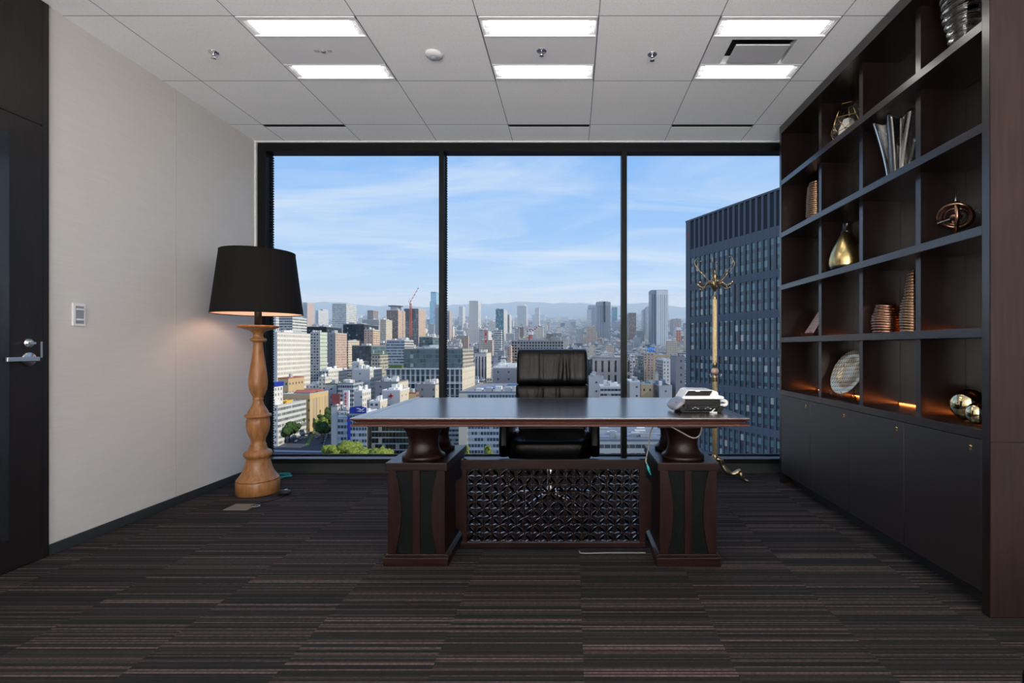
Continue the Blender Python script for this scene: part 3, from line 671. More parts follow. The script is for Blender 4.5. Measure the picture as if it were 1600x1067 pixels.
MB().box(-2.27, -2.115, 3.255, 3.385, .0005, .004).build('cover', plain('dull_metal_cover', (.26, .23, .21), noise=.05, rough=.4, metal=.6), t, bevel=.001)
m = MB(); m.tube([(-2.105+.022*cos(a*pi/6), 3.34+.022*sin(a*pi/6), .004) for a in range(12)], .003, 6, closed=True); m.build('cable_ring', GREYP, t)

# ================================================================== DESK
DW = wood('mahogany_desk_veneer', (.010, .0040, .0034), (.020, .0078, .0060), 'Z', 4, .33, spec=.35)
DH = wood('mahogany_desk_horizontal', (.0115, .0047, .004), (.023, .0090, .0070), 'X', 4, .30, spec=.35)
DT = wood('polished_dark_desktop', (.016, .0085, .0080), (.026, .013, .0115), 'X', 4, .26, spec=1.0, bump=.0, coat=.7)
DT.node_tree.nodes['Principled BSDF'].inputs['IOR'].default_value = 2.2; DT.node_tree.nodes['Principled BSDF'].inputs['Coat Roughness'].default_value = .2
DL = plain('black_leather_inset', (.0035, .0044, .0048), scale=220, bump=.3, rough=.55, spec=.12)
EDG = wood('reddish_edge_moulding', (.060, .024, .019), (.072, .029, .023), 'X', 4, .30, spec=.5, bump=.0)
dz = .745; y0, y1 = 2.233, 3.158; x0, x1 = -.992, .798
desk = thing('desk', 'wide dark mahogany pedestal desk with latticed front panel', 'desk', (-.095, 2.7, 0))
MB().box(x0+.002, x1-.002, y0+.002, y1-.002, dz-.003, dz).build('desktop', DT, desk)
# moulded edge: lip at the top, cove, then a half-round bottom edge
prof = [(0.0015, -.0031), (0.0, -.006), (.004, -.010), (.012, -.014), (.020, -.019), (.021, -.023), (.013, -.026), (.005, -.031), (.001, -.037), (.006, -.0395), (.06, -.040), (.06, -.0031)]
n = len(prof); vs = []
for (cx, cy, sx, sy) in ((x0, y0, 1, 1), (x1, y0, -1, 1), (x1, y1, -1, -1), (x0, y1, 1, -1)):
    for d_, z_ in prof: vs.append((cx+sx*d_, cy+sy*d_, dz+z_))
fs = [(a*n+i, ((a+1) % 4)*n+i, ((a+1) % 4)*n+(i+1) % n, a*n+(i+1) % n) for a in range(4) for i in range(n)]
MB().add(vs, fs, 0, False).build('edge_moulding', EDG, desk)
MB().box(x0+.06, x1-.06, y0+.06, y1-.06, dz-.038, dz-.0115).build('sub_top', DH, desk)
ins = MB()
for a, b_, c_, d_ in ((x0+.045, x1-.045, y0+.045, y0+.047), (x0+.045, x1-.045, y1-.047, y1-.045), (x0+.045, x0+.047, y0+.045, y1-.045), (x1-.047, x1-.045, y0+.045, y1-.045)): ins.box(a, b_, c_, d_, dz-.0005, dz+.0004)
ins.build('inlay_line', plain('pinkish_inlay', (.16, .09, .08), rough=.4), desk)
def pedestal(px0, px1):
    yy0, yy1 = 2.427, 2.885
    p = MB().box(px0+.012, px1-.012, yy0+.020, yy1-.012, .055, .462).build('pedestal', DW, desk)
    MB().box(px0, px1, yy0, yy1, .462, .50).build('pedestal_top', DH, p, bevel=.003)
    b_ = MB(); b_.box(px0-.006, px1+.006, yy0-.006, yy1+.006, .0005, .042); b_.prism([(px0-.006, .042), (px1+.006, .042), (px1-.008, .0548), (px0+.008, .0548)], 'Y', yy0+.004, yy1-.004)
    b_.build('pedestal_base', DH, p, bevel=.002)
    w = px1-px0-.024; ax0, ax1 = px0+.012, px1-.012; mid = (ax0+ax1)/2; z0, z1 = .055, .462; f = yy0+.0195
    # leather panels, central stile, bowed side stiles
    MB().box(ax0+.02, mid-.018, f-.006, f, z0, z1).build('leather_panel', DL, p); MB().box(mid+.018, ax1-.02, f-.006, f, z0, z1).build('leather_panel', DL, p)
    MB().box(mid-.018, mid+.018, f-.014, f, z0+.001, z1-.001).build('stile', DW, p, bevel=.002)
    for s, xa in ((1, ax0), (-1, ax1)):
        poly = [(xa, z0+.001), (xa, z1-.001)]; K = 14
        for k in range(K+1):
            q = k/K; z = z1-.001+(z0-z1+.002)*q; poly.append((xa+s*(.038+.028*sin(pi*q)), z))
        if s < 0: poly = poly[::-1]
        MB().prism(poly, 'Y', f-.014, f).build('bowed_stile', DW, p, bevel=.0015)
    # carved recess on the inner flank
    for cy in (2.556, 2.772):
        cx = (px0+px1)/2; l = MB()
        l.lathe((cx, cy, .5003), [(0, 0), (.104, 0), (.106, .004), (.106, .016), (.100, .020), (.093, .024), (.085, .034), (.078, .050), (.074, .070), (.074, .092), (.079, .118), (.090, .142), (.106, .160), (.108, .164), (0, .164)], 48)
        c_ = l.build('column', DW, p)
        MB().box(cx-.145, cx+.145, cy-.104, cy+.104, .6645, .7045).build('capital_block', DH, c_, bevel=.002)
pedestal(-.906, -.604); pedestal(.4177, .718)
# modesty panel with carved lattice
ya, yb = 2.60, 2.632; mx0, mx1, mz0, mz1 = -.603, .417, .022, .477
ox0, ox1, oz0, oz1 = -.545, .353, .048, .428
pn = MB()
pn.box(ox0-.03, ox1+.03, ya, yb, oz1, mz1); pn.box(ox0-.03, ox1+.03, ya, yb, mz0, oz0)
def sidep(a, b_, s):
    # side stile whose outer edge is scooped top and bottom
    poly = []
    zs = [mz0, .085, .105, .125, .36, .38, .40, mz1]; of = [.035, .035, .028, 0, 0, .028, .035, .035]
    for z, o in zip(zs, of): poly.append((a+s*o, z))
    poly += [(b_, mz1), (b_, mz0)]
    if s < 0: poly = poly[::-1]
    return poly
pn.prism(sidep(mx0, ox0, 1), 'Y', ya+.0005, yb-.0005); pn.prism(sidep(mx1, ox1, -1), 'Y', ya+.0005, yb-.0005)
mp_ = pn.build('modesty_panel', DH, desk, bevel=.002)
LAT = wood('lattice_wood', (.009, .0042, .0036), (.014, .007, .006), 'X', 5, .14, spec=.8, coat=.6, bump=0)
la = MB(); P = .0855; ns = int(round((ox1-ox0)/P*2)); P = (ox1-ox0)/ns*2; nzz = int(round((oz1-oz0)/P*2)); Q = (oz1-oz0)/nzz*2
def petal(cx, cz, a, l0, l1, w):
    dx, dz_ = cos(a), sin(a); nx, nz_ = -sin(a), cos(a); K = 5; pts = []
    for s in (1, -1):
        for k in range(K+1):
            q = k/K if s > 0 else 1-k/K
            if s < 0 and k == 0 or s < 0 and k == K: continue
            r = l0+(l1-l0)*q; ww = w*sin(pi*q)*s; pts.append((cx+dx*r+nx*ww, cz+dz_*r+nz_*ww))
    la.prism(pts, 'Y', ya+.008, yb-.010)
def bar(ax, az, bx_, bz, w, da, db):
    d = Vector((bx_-ax, bz-az)); nrm = Vector((-d.y, d.x)).normalized()*w/2
    la.prism([(ax-nrm.x, az-nrm.y), (bx_-nrm.x, bz-nrm.y), (bx_+nrm.x, bz+nrm.y), (ax+nrm.x, az+nrm.y)], 'Y', ya+da, yb-db)
for i in range(ns+1):
    for j in range(nzz+1):
        cx, cz = ox0+i*P/2, oz0+j*Q/2
        if (i+j) % 2 == 0:
            for k in range(8):
                a = pi/4*k
                l1 = .040 if k % 2 == 0 else .050
                ex, ez = cx+cos(a)*l1, cz+sin(a)*l1
                if ox0 <= ex <= ox1 and oz0 <= ez <= oz1: petal(cx, cz, a, .004, l1, .0062)
for i in range(ns):
    for j in range(nzz):
        xa, za, xb, zb = ox0+i*P/2, oz0+j*Q/2, ox0+(i+1)*P/2, oz0+(j+1)*Q/2
        pass
        # ring arcs around the free nodes
for i in range(ns+1):
    x = ox0+i*P/2; la.box(x-.0022, x+.0022, ya+.014, yb-.014, oz0, oz1)
for j in range(nzz+1):
    z = oz0+j*Q/2; la.box(ox0, ox1, ya+.0145, yb-.0145, z-.0022, z+.0022)
la.build('lattice', LAT, mp_)

# ---- cables hanging under the desktop
m = MB(); m.tube(smoothpath([(.44, 2.36, .704), (.50, 2.34, .672), (.565, 2.33, .640), (.60, 2.335, .655), (.615, 2.36, .700)], 8), .0035, 8); tag(m.build('hanging_cable', WC), 'thin pale cable looped under the right end of the desktop', 'cable')
m = MB(); m.tube(smoothpath([(.395, 2.36, .703), (.375, 2.37, .66), (.365, 2.385, .58), (.355, 2.39, .52), (.36, 2.39, .505)], 8), .0035, 8)
cb_ = m.build('hanging_cable', WC); tag(cb_, 'thin pale cable hanging beside the right pedestal with a teal plug', 'cable')
m = MB(); m.tube([(.36, 2.39, .505), (.366, 2.39, .485), (.378, 2.39, .452)], [.004, .006, .003], 8); m.build('plug', TEAL, cb_)
m = MB(); m.tube(smoothpath([(.04, 2.60, .004), (.06, 2.57, .0045), (.2, 2.575, .0045), (.38, 2.575, .0045)], 8), .003, 6); tag(m.build('floor_cable', WC), 'thin cable lying on the carpet along the front of the desk lattice', 'cable')

# ================================================================== DESK PHONE (seen from behind)
PB = plain('black_phone_plastic', (.005, .005, .006), noise=.05, rough=.45, spec=.25)
PH = plain('grey_handset_plastic', (.20, .195, .235), noise=.03, rough=.35)
t = thing('desk_phone', 'white and black desk telephone seen from behind on the right of the desk', 'telephone', (.62, 2.48, dz))
z = dz
base = MB(); base.prism([(2.425, z+.012), (2.60, z+.012), (2.60, z+.04), (2.46, z+.062), (2.425, z+.062)], 'X', .545, .722); base.build('base', PB, t, bevel=.003)
st = MB(); st.box(.53, .72, 2.415, 2.44, z+.0006, z+.010); st.box(.56, .70, 2.415, 2.423, z+.022, z+.036); st.prism([(.53, z+.0006), (.56, z+.0006), (.53, z+.05), (.505, z+.05)], 'Y', 2.42, 2.56); st.prism([(.70, z+.0006), (.725, z+.0006), (.74, z+.03), (.715, z+.03)], 'Y', 2.42, 2.56); st.build('stand', PB, t, bevel=.002)
shl = MB()
prof = [(.535, z+.064), (.735, z+.064), (.743, z+.070), (.738, z+.078), (.715, z+.082), (.712, z+.098), (.69, z+.107), (.575, z+.110), (.560, z+.104)]
shl.prism(prof, 'Y', 2.43, 2.585); shl.build('shell', PLASTW, t, bevel=.003)
MB().prism([(.549, z+.082), (.668, z+.082), (.683, z+.105), (.567, z+.105)], 'Y', 2.4235, 2.4295).build('display_back', PB, t)
MB().box(.600, .622, 2.4225, 2.4290, z+.1015, z+.1095).build('latch', PLASTW, t)
hs = MB(); Mh = Matrix.Rotation(radians(-38), 3, 'Y'); hs.ellipsoid((.520, 2.49, z+.040), (.042, .10, .017), e=.7, M=Mh); hs.build('handset', PH, t)
MB().tube([(.513, 2.45, z+.022), (.513, 2.45, z+.0008)], .0045, 8).build('handset_foot', PB, t)
cd = MB(); cd.tube(smoothpath([(.718, 2.47, z+.052), (.745, 2.465, z+.055), (.762, 2.465, z+.048), (.760, 2.465, z+.034), (.735, 2.46, z+.032), (.725, 2.455, z+.026)], 6), .0085, 8); cd.build('line_cord', PLASTW, t)
cd = MB(); cd.box(.665, .70, 2.405, 2.413, z+.0008, z+.006); cd.tube([(.668, 2.40, z+.003), (.69, 2.41, z+.020)], .003, 6); cd.build('plug', PLASTW, t)
for xx in (.585, .645):
    cd = MB(); cd.tube(smoothpath([(xx, 2.42, z+.02), (xx+.012, 2.418, z+.027), (xx+.030, 2.42, z+.020)], 4), .0035, 6); cd.build('cable_clip', PLASTW, t)

# ================================================================== EXECUTIVE CHAIR
def leather():
    m, N, L, b = newmat('black_leather'); setp(b, (.0028, .0028, .0034), rough=.30, spec=.22)
    tc = N.new('ShaderNodeTexCoord'); mp = N.new('ShaderNodeMapping'); mp.inputs['Scale'].default_value = (9, 4, 2.2); L.new(tc.outputs['Object'], mp.inputs[0])
    nz = N.new('ShaderNodeTexNoise'); nz.inputs['Scale'].default_value = 1.6; nz.inputs['Detail'].default_value = 3; nz.inputs['Distortion'].default_value = .8; L.new(mp.outputs[0], nz.inputs['Vector'])
    bp = N.new('ShaderNodeBump'); bp.inputs['Strength'].default_value = .3; bp.inputs['Distance'].default_value = .03; L.new(nz.outputs[0], bp.inputs['Height'])
    n2 = N.new('ShaderNodeTexNoise'); n2.inputs['Scale'].default_value = 260; L.new(tc.outputs['Object'], n2.inputs['Vector'])
    b2 = N.new('ShaderNodeBump'); b2.inputs['Strength'].default_value = .12; b2.inputs['Distance'].default_value = .002; L.new(n2.outputs[0], b2.inputs['Height']); L.new(bp.outputs[0], b2.inputs['Normal']); L.new(b2.outputs[0], b.inputs['Normal'])
    return m
LEA = leather()
cc = Vector((-.137, 3.42, 0))
t = thing('office_chair', 'high-backed black leather executive chair tucked behind the desk', 'chair', cc)
rk = random.Random(3)
def cush(z0, z1, w, yb_, d, name, lean=.0, folds=1.0, topr=0.0):
    m = MB(); nx, nz_ = 64, 24; c = cc; vs = []; fs = []
    fo = [(rk.uniform(-.32, .32)*w, rk.uniform(.006, .014), rk.uniform(-.5, 1.0)*.005*folds, rk.uniform(-.15, .15)) for _ in range(16)]
    def prof(p, e): return (1-abs(p)**e)**(1/e) if abs(p) < 1 else 0
    for j in range(nz_+1):
        v = -1+2*j/nz_
        for i in range(nx+1):
            u = -1+2*i/nx
            x = u*w/2*(1-.012*abs(v)**10-topr*max(0, v)**3); zz = (z0+z1)/2+v*(z1-z0)/2*(1-.02*abs(u)**8); th = d*prof(u, 7)*prof(v, 4.5)
            for fx, fw, fa, sl in fo:
                th += fa*math.exp(-((x-fx-sl*(zz-(z0+z1)/2))/fw)**2)*prof(v, 2)*prof(u, 4)*1.4
            vs.append((c.x+x, yb_-th-(zz-.6)*-lean, zz))
    nf = len(vs)
    for j in range(nz_+1):
        v = -1+2*j/nz_
        for i in range(nx+1):
            u = -1+2*i/nx; x = u*w/2*(1-.012*abs(v)**10-topr*max(0, v)**3); zz = (z0+z1)/2+v*(z1-z0)/2*(1-.02*abs(u)**8)
            vs.append((c.x+x, yb_+.03*prof(u, 8)*prof(v, 8)+(zz-.6)*lean, zz))
    st_ = nx+1
    for j in range(nz_):
        for i in range(nx):
            a = j*st_+i; fs.append((a, a+1, a+st_+1, a+st_)); a += nf; fs.append((a, a+st_, a+st_+1, a+1))
    per = [i for i in range(st_)]+[j*st_+nx for j in range(1, nz_+1)]+[nz_*st_+i for i in range(nx-1, -1, -1)]+[j*st_ for j in range(nz_-1, 0, -1)]
    for k in range(len(per)):
        a, b_ = per[k], per[(k+1) % len(per)]; fs.append((a, a+nf, b_+nf, b_))
    m.add(vs, fs, 0, True); return m.build(name, LEA, t)
cush(.800, 1.052, .502, 3.505, .075, 'head_cushion', .10, topr=.035)
cush(.655, .802, .510, 3.505, .07, 'back_cushion', .10)
cush(.505, .660, .530, 3.505, .065, 'back_cushion', .10)
bs = MB(); bs.prism([(3.49, .40), (3.56, .40), (3.60, 1.035), (3.57, 1.04), (3.545, 1.03)], 'X', cc.x-.235, cc.x+.235); bs.build('back_shell', BC, t, bevel=.012)
MB().ellipsoid((cc.x, 3.29, .425), (.265, .255, .075), e=.35, nu=40).build('seat', LEA, t)
for s in (-1, 1):
    a = MB(); xa = cc.x+s*.283
    a.prism([(3.06, .46), (3.10, .625), (3.13, .655), (3.40, .665), (3.52, .66), (3.53, .40), (3.09, .38)], 'X', xa-.028, xa+.028); ao = a.build('armrest', LEA, t, bevel=.018, seg=3)
bt = MB(); bt.tube([(cc.x, 3.30, .36), (cc.x, 3.30, .10)], [.028, .028], 16); bt.lathe((cc.x, 3.30, .085), [(0, 0), (.045, 0), (.05, .02), (.04, .045), (0, .045)], 24); bt.build('gas_column', CHROME, t)
for k in range(5):
    a = radians(90+72*k+5); ex, ey = cc.x+.29*cos(a), 3.30+.29*sin(a)
    l = MB(); l.tube(smoothpath([(cc.x+.03*cos(a), 3.30+.03*sin(a), .108), (cc.x+.15*cos(a), 3.30+.15*sin(a), .098), (ex, ey, .075)], 4), [.017]*4+[.015]*4+[.011], 10); lo = l.build('leg', CHROME, t)
    w_ = MB(); w_.lathe((ex, ey, .0275), [(0, -.02), (.024, -.02), (.027, -.014), (.027, .014), (.024, .02), (0, .02)], 20, M=Matrix.Rotation(pi/2, 3, 'X')); w_.tube([(ex, ey, .04), (ex, ey, .076)], .006, 8); w_.build('caster', BC, lo)

# ================================================================== COAT STAND
AB = plain('antique_brass', (.42, .345, .21), noise=.35, scale=45, rough=.34, metal=1, bump=.25)
MARB = wood('pink_onyx', (.42, .22, .16), (.62, .52, .44), 'X', 12, .2, stretch=3)
px, py = 1.131, 3.95
t = thing('coat_stand', 'ornate brass coat stand with curling hooks and an onyx ball in front of the window', 'coat stand', (px, py, 0))
def fluted(m, z0, z1, r, n=12):
    seg = n*4; vs = []
    for z in (z0, z1):
        for k in range(seg):
            a = 2*pi*k/seg; rr = r*(1-.13*(k % 4 in (0,))); vs.append((px+rr*cos(a), py+rr*sin(a), z))
    m.add(vs, [(k, (k+1) % seg, seg+(k+1) % seg, seg+k) for k in range(seg)], 0, False)
m = MB(); fluted(m, .21, .80, .019); fluted(m, .935, 1.445, .0175)
m.build('pole', AB, t)
m = MB(); m.lathe((px, py, 0), [(0, .15), (.018, .155), (.024, .17), (.022, .185), (.026, .195), (.022, .21), (.018, .22)], 24)
m.build('base_fitting', AB, t); m = MB(); m.lathe((px, py, 0), [(.018, .79), (.023, .80), (.020, .815), (.025, .825), (.018, .84), (.012, .848)], 24, cap=False); m.build('upper_collar', AB, t); m = MB(); m.lathe((px, py, 0), [(.010, .90), (.016, .91), (.022, .93), (.020, .938), (.017, .94)], 24, cap=False); m.build('lower_collar', AB, t)
m = MB(); m.lathe((px, py, 0), [(.0175, 1.44), (.021, 1.45), (.015, 1.465), (.007, 1.475), (.006, 1.50), (.012, 1.51), (.026, 1.53), (.040, 1.552), (.044, 1.572), (.036, 1.592), (.026, 1.60), (.024, 1.612), (.029, 1.62), (.027, 1.632), (.012, 1.642), (.005, 1.65), (.007, 1.662), (.003, 1.672), (0, 1.675)], 28, cap=False)
m.build('hook_hub', AB, t)
MB().ellipsoid((px, py, .874), (.0305, .0305, .0275)).build('onyx_ball', MARB, t)
for k in range(4):
    a = radians(20+90*k); d = Vector((cos(a), sin(a), 0)); o = Vector((px, py, 0))
    m = MB(); m.tube(smoothpath([o+d*.012+Vector((0, 0, .838)), o+d*.03+Vector((0, 0, .832)), o+d*.045+Vector((0, 0, .826)), o+d*.060+Vector((0, 0, .838)), o+d*.066+Vector((0, 0, .850))], 4), .0032, 8); m.build('small_hook', CHROME, t)
for k in range(6):
    a = radians(8+60*k); d = Vector((cos(a), sin(a), 0)); o = Vector((px, py, 0))
    m = MB(); pts = [o+d*.03+Vector((0, 0, 1.565)), o+d*.065+Vector((0, 0, 1.60)), o+d*.10+Vector((0, 0, 1.635)), o+d*.14+Vector((0, 0, 1.675)), o+d*.165+Vector((0, 0, 1.72)), o+d*.155+Vector((0, 0, 1.752)), o+d*.135+Vector((0, 0, 1.757))]
    m.tube(smoothpath(pts, 5), [.0045]*12+[.0030]*14+[.0028]*4+[.004], 8); m.ellipsoid(o+d*.135+Vector((0, 0, 1.757)), (.006, .006, .006), nu=10, nv=6)
    # leaf scroll part-way up
    m.ellipsoid(o+d*.105+Vector((0, 0, 1.645)), (.020, .006, .009), nu=10, nv=6, M=Matrix.Rotation(a, 3, 'Z') @ Matrix.Rotation(radians(-42), 3, 'Y'))
    m.build('tall_hook', AB, t)
    a += radians(14); d = Vector((cos(a), sin(a), 0))
    m = MB(); pts = [o+d*.035+Vector((0, 0, 1.56)), o+d*.065+Vector((0, 0, 1.568)), o+d*.09+Vector((0, 0, 1.548)), o+d*.115+Vector((0, 0, 1.545)), o+d*.138+Vector((0, 0, 1.562)), o+d*.142+Vector((0, 0, 1.575))]
    m.tube(smoothpath(pts, 5), [.010]*6+[.007]*10+[.009]*5+[.011]*4+[.006], 8); m.tube(smoothpath([o+d*.095+Vector((0, 0, 1.545)), o+d*.10+Vector((0, 0, 1.525)), o+d*.118+Vector((0, 0, 1.522)), o+d*.122+Vector((0, 0, 1.533))], 4), .0038, 6)
    m.build('low_hook', AB, t)
for k in range(3):
    a = radians(0+120*k); d = Vector((cos(a), sin(a), 0)); o = Vector((px, py, 0))
    pts = [o+Vector((0, 0, .185)), o+d*.045+Vector((0, 0, .172)), o+d*.062+Vector((0, 0, .125)), o+d*.10+Vector((0, 0, .078)), o+d*.15+Vector((0, 0, .062)), o+d*.19+Vector((0, 0, .082)), o+d*.203+Vector((0, 0, .062)), o+d*.22+Vector((0, 0, .025)), o+d*.255+Vector((0, 0, .008))]
    pts = smoothpath(pts, 5); rr = [.014+.007*abs(sin(i*.35)) for i in range(len(pts)-5)]+[.011, .010, .009, .008, .006]
    m = MB(); m.tube(pts, rr, 12); m.ellipsoid(o+d*.194+Vector((0, 0, .086)), (.018, .015, .018), nu=12, nv=8)
    for q in (-.018, 0, .018):
        s_ = Vector((-d.y, d.x, 0)); m.tube([o+d*.235+Vector((0, 0, .016))+s_*q*.4, o+d*.265+Vector((0, 0, .0075))+s_*q], [.007, .006], 8)
    m.build('leg', AB, t)

# ================================================================== black leather pouf at the corner of the frame
t = thing('leather_stool', 'low black leather stool on the carpet near the end of the bookcase', 'stool', (1.25, .82, 0))
MB().box(.955, 1.52, .52, 1.08, .06, .39).build('seat', LEA, t, bevel=.03, seg=4)
for a in (1.00, 1.475):
    for b_ in (.565, 1.035): MB().box(a-.02, a+.02, b_-.02, b_+.02, .0005, .0595).build('leg', BC, t)
# ================================================================== THE CITY OUTSIDE
GS, GH = .0675, -95.0
def gz(Y): return GH+GS*Y
def wx(px, Y): return (px-VX)/F*Y
def wz(py, Y): return EYE+(VY-py)/F*Y
ASPH = plain('city_ground', (.085, .088, .095), noise=.35, scale=.03, rough=.9)
gm = MB(); ys = [30, 200, 300, 400, 600, 900, 1400, 2200, 3500, 6000, 9500, 13000]
for a, b_ in zip(ys, ys[1:]): gm.add([(-1.3*b_-300, a, gz(a)), (1.3*b_+300, a, gz(a)), (1.3*b_+300, b_, gz(b_)), (-1.3*b_-300, b_, gz(b_))], [(0, 1, 2, 3)])
struct(gm.build('ground', ASPH, fix=False))
# far hills
HILL = plain('hazy_forest_hill', (.05, .075, .06), noise=.2, scale=.002, rough=1)
rh = random.Random(5); hm = MB(); vs = []; n = 90
for i in range(n+1):
    X = -8500+17000*i/n; px = VX+X/9500*F
    top = 479-4*math.exp(-((px-500)/70)**2)-6*math.exp(-((px-430)/60)**2)-6*math.exp(-((px-780)/80)**2)-5*math.exp(-((px-880)/60)**2)-5*math.exp(-((px-1010)/50)**2)+1.2*sin(px*.06)+.8*sin(px*.17)
    vs += [(X, 9500, gz(9500)-50), (X, 9500, wz(top, 9500)*.6+gz(9500)*.4), (X, 10300, wz(top, 10300)), (X, 11500, gz(9500)-50)]
hm.add(vs, [(i*4+k, (i+1)*4+k, (i+1)*4+k+1, i*4+k+1) for i in range(n) for k in range(3)], 0, True)
struct(hm.build('hills', HILL))

C = dict(white=(.66, .64, .59), cream=(.62, .54, .42), pale=(.50, .50, .49), grey=(.30, .31, .32), blue=(.20, .24, .30), brown=(.26, .19, .155), pink=(.50, .37, .30), tan=(.50, .36, .18), dark=(.035, .045, .06), slate=(.13, .145, .165), stone=(.33, .315, .29), glass=(.07, .12, .14))
GL = (.05, .065, .08)
FM = {
 'white_punch': facade('white_punched_facade', C['white'], (.14, .15, .16), 3.6, 4.0, .38, .50, nblind=.1),
 'white_tall': facade('white_tall_window_facade', (.70, .66, .58), (.13, .14, .15), 2.9, 5.0, .36, .55, nblind=.0),
 'white_grid': facade('white_grid_tower_facade', (.62, .62, .60), (.22, .27, .30), 3.3, 4.2, .78, .55, nblind=.3),
 'white_ribbon': facade('white_ribbon_facade', (.58, .58, .55), (.14, .17, .18), 1.9, 4.1, .9, .50, nblind=.25),
 'pale_grid': facade('pale_grid_facade', C['pale'], GL, 3.4, 3.5, .6, .5),
 'pale_ribbon': facade('pale_ribbon_facade', C['pale'], GL, 2.6, 3.6, .93, .45),
 'grey_grid': facade('grey_grid_facade', C['grey'], GL, 3.2, 3.5, .55, .5),
 'grey_plain': facade('grey_plain_wall', (.24, .245, .26), GL, 9, 6, .16, .3, nblind=0),
 'pale_plain': facade('pale_plain_wall', (.46, .465, .47), GL, 11, 7, .14, .2, nblind=0),
 'cream_plain': facade('cream_plain_wall', (.60, .54, .43), GL, 9, 7, .12, .22, nblind=0),
 'cream_grid': facade('cream_grid_facade', C['cream'], GL, 3.2, 3.4, .5, .45),
 'brown_grid': facade('brown_balcony_facade', C['brown'], (.07, .07, .07), 3.8, 3.3, .7, .45),
 'pink_grid': facade('pinkish_facade', C['pink'], GL, 4.2, 3.3, .35, .45),
 'pink_lit': facade('pinkish_balcony_facade', (.58, .44, .34), (.20, .15, .12), 9, 3.3, .85, .35, nblind=0),
 'tan_stripe': facade('tan_striped_facade', (.60, .42, .20), (.40, .36, .28), 2.4, 26, .5, .86, nblind=.0),
 'tan_plain': facade('tan_wall', (.52, .38, .21), GL, 5, 8, .3, .25, nblind=0),
 'dark_grid': facade('dark_glass_facade', (.022, .032, .045), (.035, .06, .08), 3.0, 3.8, .8, .6, nblind=.1),
 'black_wall': facade('black_clad_wall', (.012, .016, .024), GL, 4, 4, .9, .9, nblind=0),
 'glass_grid': facade('green_glass_curtain_wall', (.13, .16, .17), (.07, .12, .13), 3.0, 4.2, .92, .80, nblind=.12, gr=.06),
 'fin': facade('pale_finned_facade', (.50, .49, .48), (.045, .08, .09), 4.6, 6.2, .62, .90, nblind=.1),
 'fin2': facade('narrow_finned_facade', (.55, .53, .50), (.09, .10, .11), 3.6, 60, .55, .97, nblind=.0),
 'stone': facade('stone_slot_facade', C['stone'], (.035, .04, .045), 6.4, 14, .34, .80, nblind=.0),
 'teal': facade('teal_glass_facade', (.10, .20, .24), (.05, .17, .22), 4, 4, .9, .85, nblind=.05, gr=.06),
 'sky': facade('sky_blue_glass_facade', (.14, .33, .44), (.12, .32, .44), 6, 8, .9, .9, nblind=.0, gr=.06),
 'paletower': facade('pale_ribbed_tower_facade', (.78, .78, .78), (.42, .45, .48), 4.2, 200, .36, 1.0, nblind=0),
 'towerv': facade('vertical_striped_tower', (.33, .35, .38), (.12, .14, .17), 5.0, 200, .4, 1.0, nblind=0),
 'scaf': facade('scaffold_mesh_facade', (.13, .13, .15), (.05, .05, .06), 4, 4, .6, .6, nblind=0),
 'frame': facade('open_frame_facade', (.30, .30, .30), (.02, .022, .025), 4.4, 4.4, .66, .62, nblind=.15, blind=(.4, .4, .38)),
 'brownrib': facade('dark_ribbon_facade', (.33, .35, .34), (.022, .024, .022), 2.3, 4.0, .97, .80, nblind=.1),
 'bluerib': facade('pale_blue_ribbon_facade', (.40, .46, .53), (.05, .075, .10), 2.0, 4.0, .85, .52, nblind=.2),
 'palegreen': facade('pale_green_panel_facade', (.50, .56, .46), (.20, .26, .25), 12, 4.6, .96, .18, nblind=0),
 'tile': facade('beige_tile_grid', (.42, .39, .32), (.07, .075, .07), 3.0, 3.6, .62, .55),
}
ROOF = plain('pale_concrete_roof', (.42, .42, .41), noise=.2, scale=.15, rough=.85)
ROOFD = plain('grey_gravel_roof', (.22, .225, .235), noise=.25, scale=.15, rough=.9)
ROOFW = plain('white_coated_roof', (.66, .67, .67), noise=.1, scale=.15, rough=.7)
ROOFR = plain('red_brown_metal_roof', (.33, .12, .085), noise=.1, scale=.3, rough=.7)
ROOFB = plain('blue_painted_roof', (.10, .20, .42), noise=.2, scale=.3, rough=.6)
GRN = plain('roof_garden', (.10, .16, .05), noise=.5, scale=.5, rough=.95)
UNIT = plain('galvanised_rooftop_unit', (.40, .41, .42), noise=.2, scale=.4, rough=.5)
UNITW = plain('white_rooftop_unit', (.66, .65, .62), noise=.1, scale=.4, rough=.6)
rects = []
def tower_mesh(X0, X1, Y0, Y1, zb, zt, mats, mi=(0, 1, 2), mb=None, du=0):
    m = mb or MB()
    P = [(X0, Y0), (X1, Y0), (X1, Y1), (X0, Y1)]; lens = [X1-X0, Y1-Y0, X1-X0, Y1-Y0]; u = du
    for k in range(4):
        a, b_ = P[k], P[(k+1) % 4]; l = lens[k]; base = len(m.f)
        m.add([(*a, zb), (*b_, zb), (*b_, zt), (*a, zt)], [(0, 1, 2, 3)], mi[0] if k in (0, 2) else mi[1])
        h = zt-zb; m.uv[base] = [(u, h), (u+l, h), (u+l, 0), (u, 0)]; u += 0 if k == 0 else 0
    base = len(m.f); m.add([(X0, Y0, zt), (X1, Y0, zt), (X1, Y1, zt), (X0, Y1, zt)], [(0, 1, 2, 3)], mi[2]); m.uv[base] = [(X0, Y0), (X1, Y0), (X1, Y1), (X0, Y1)]
    return m
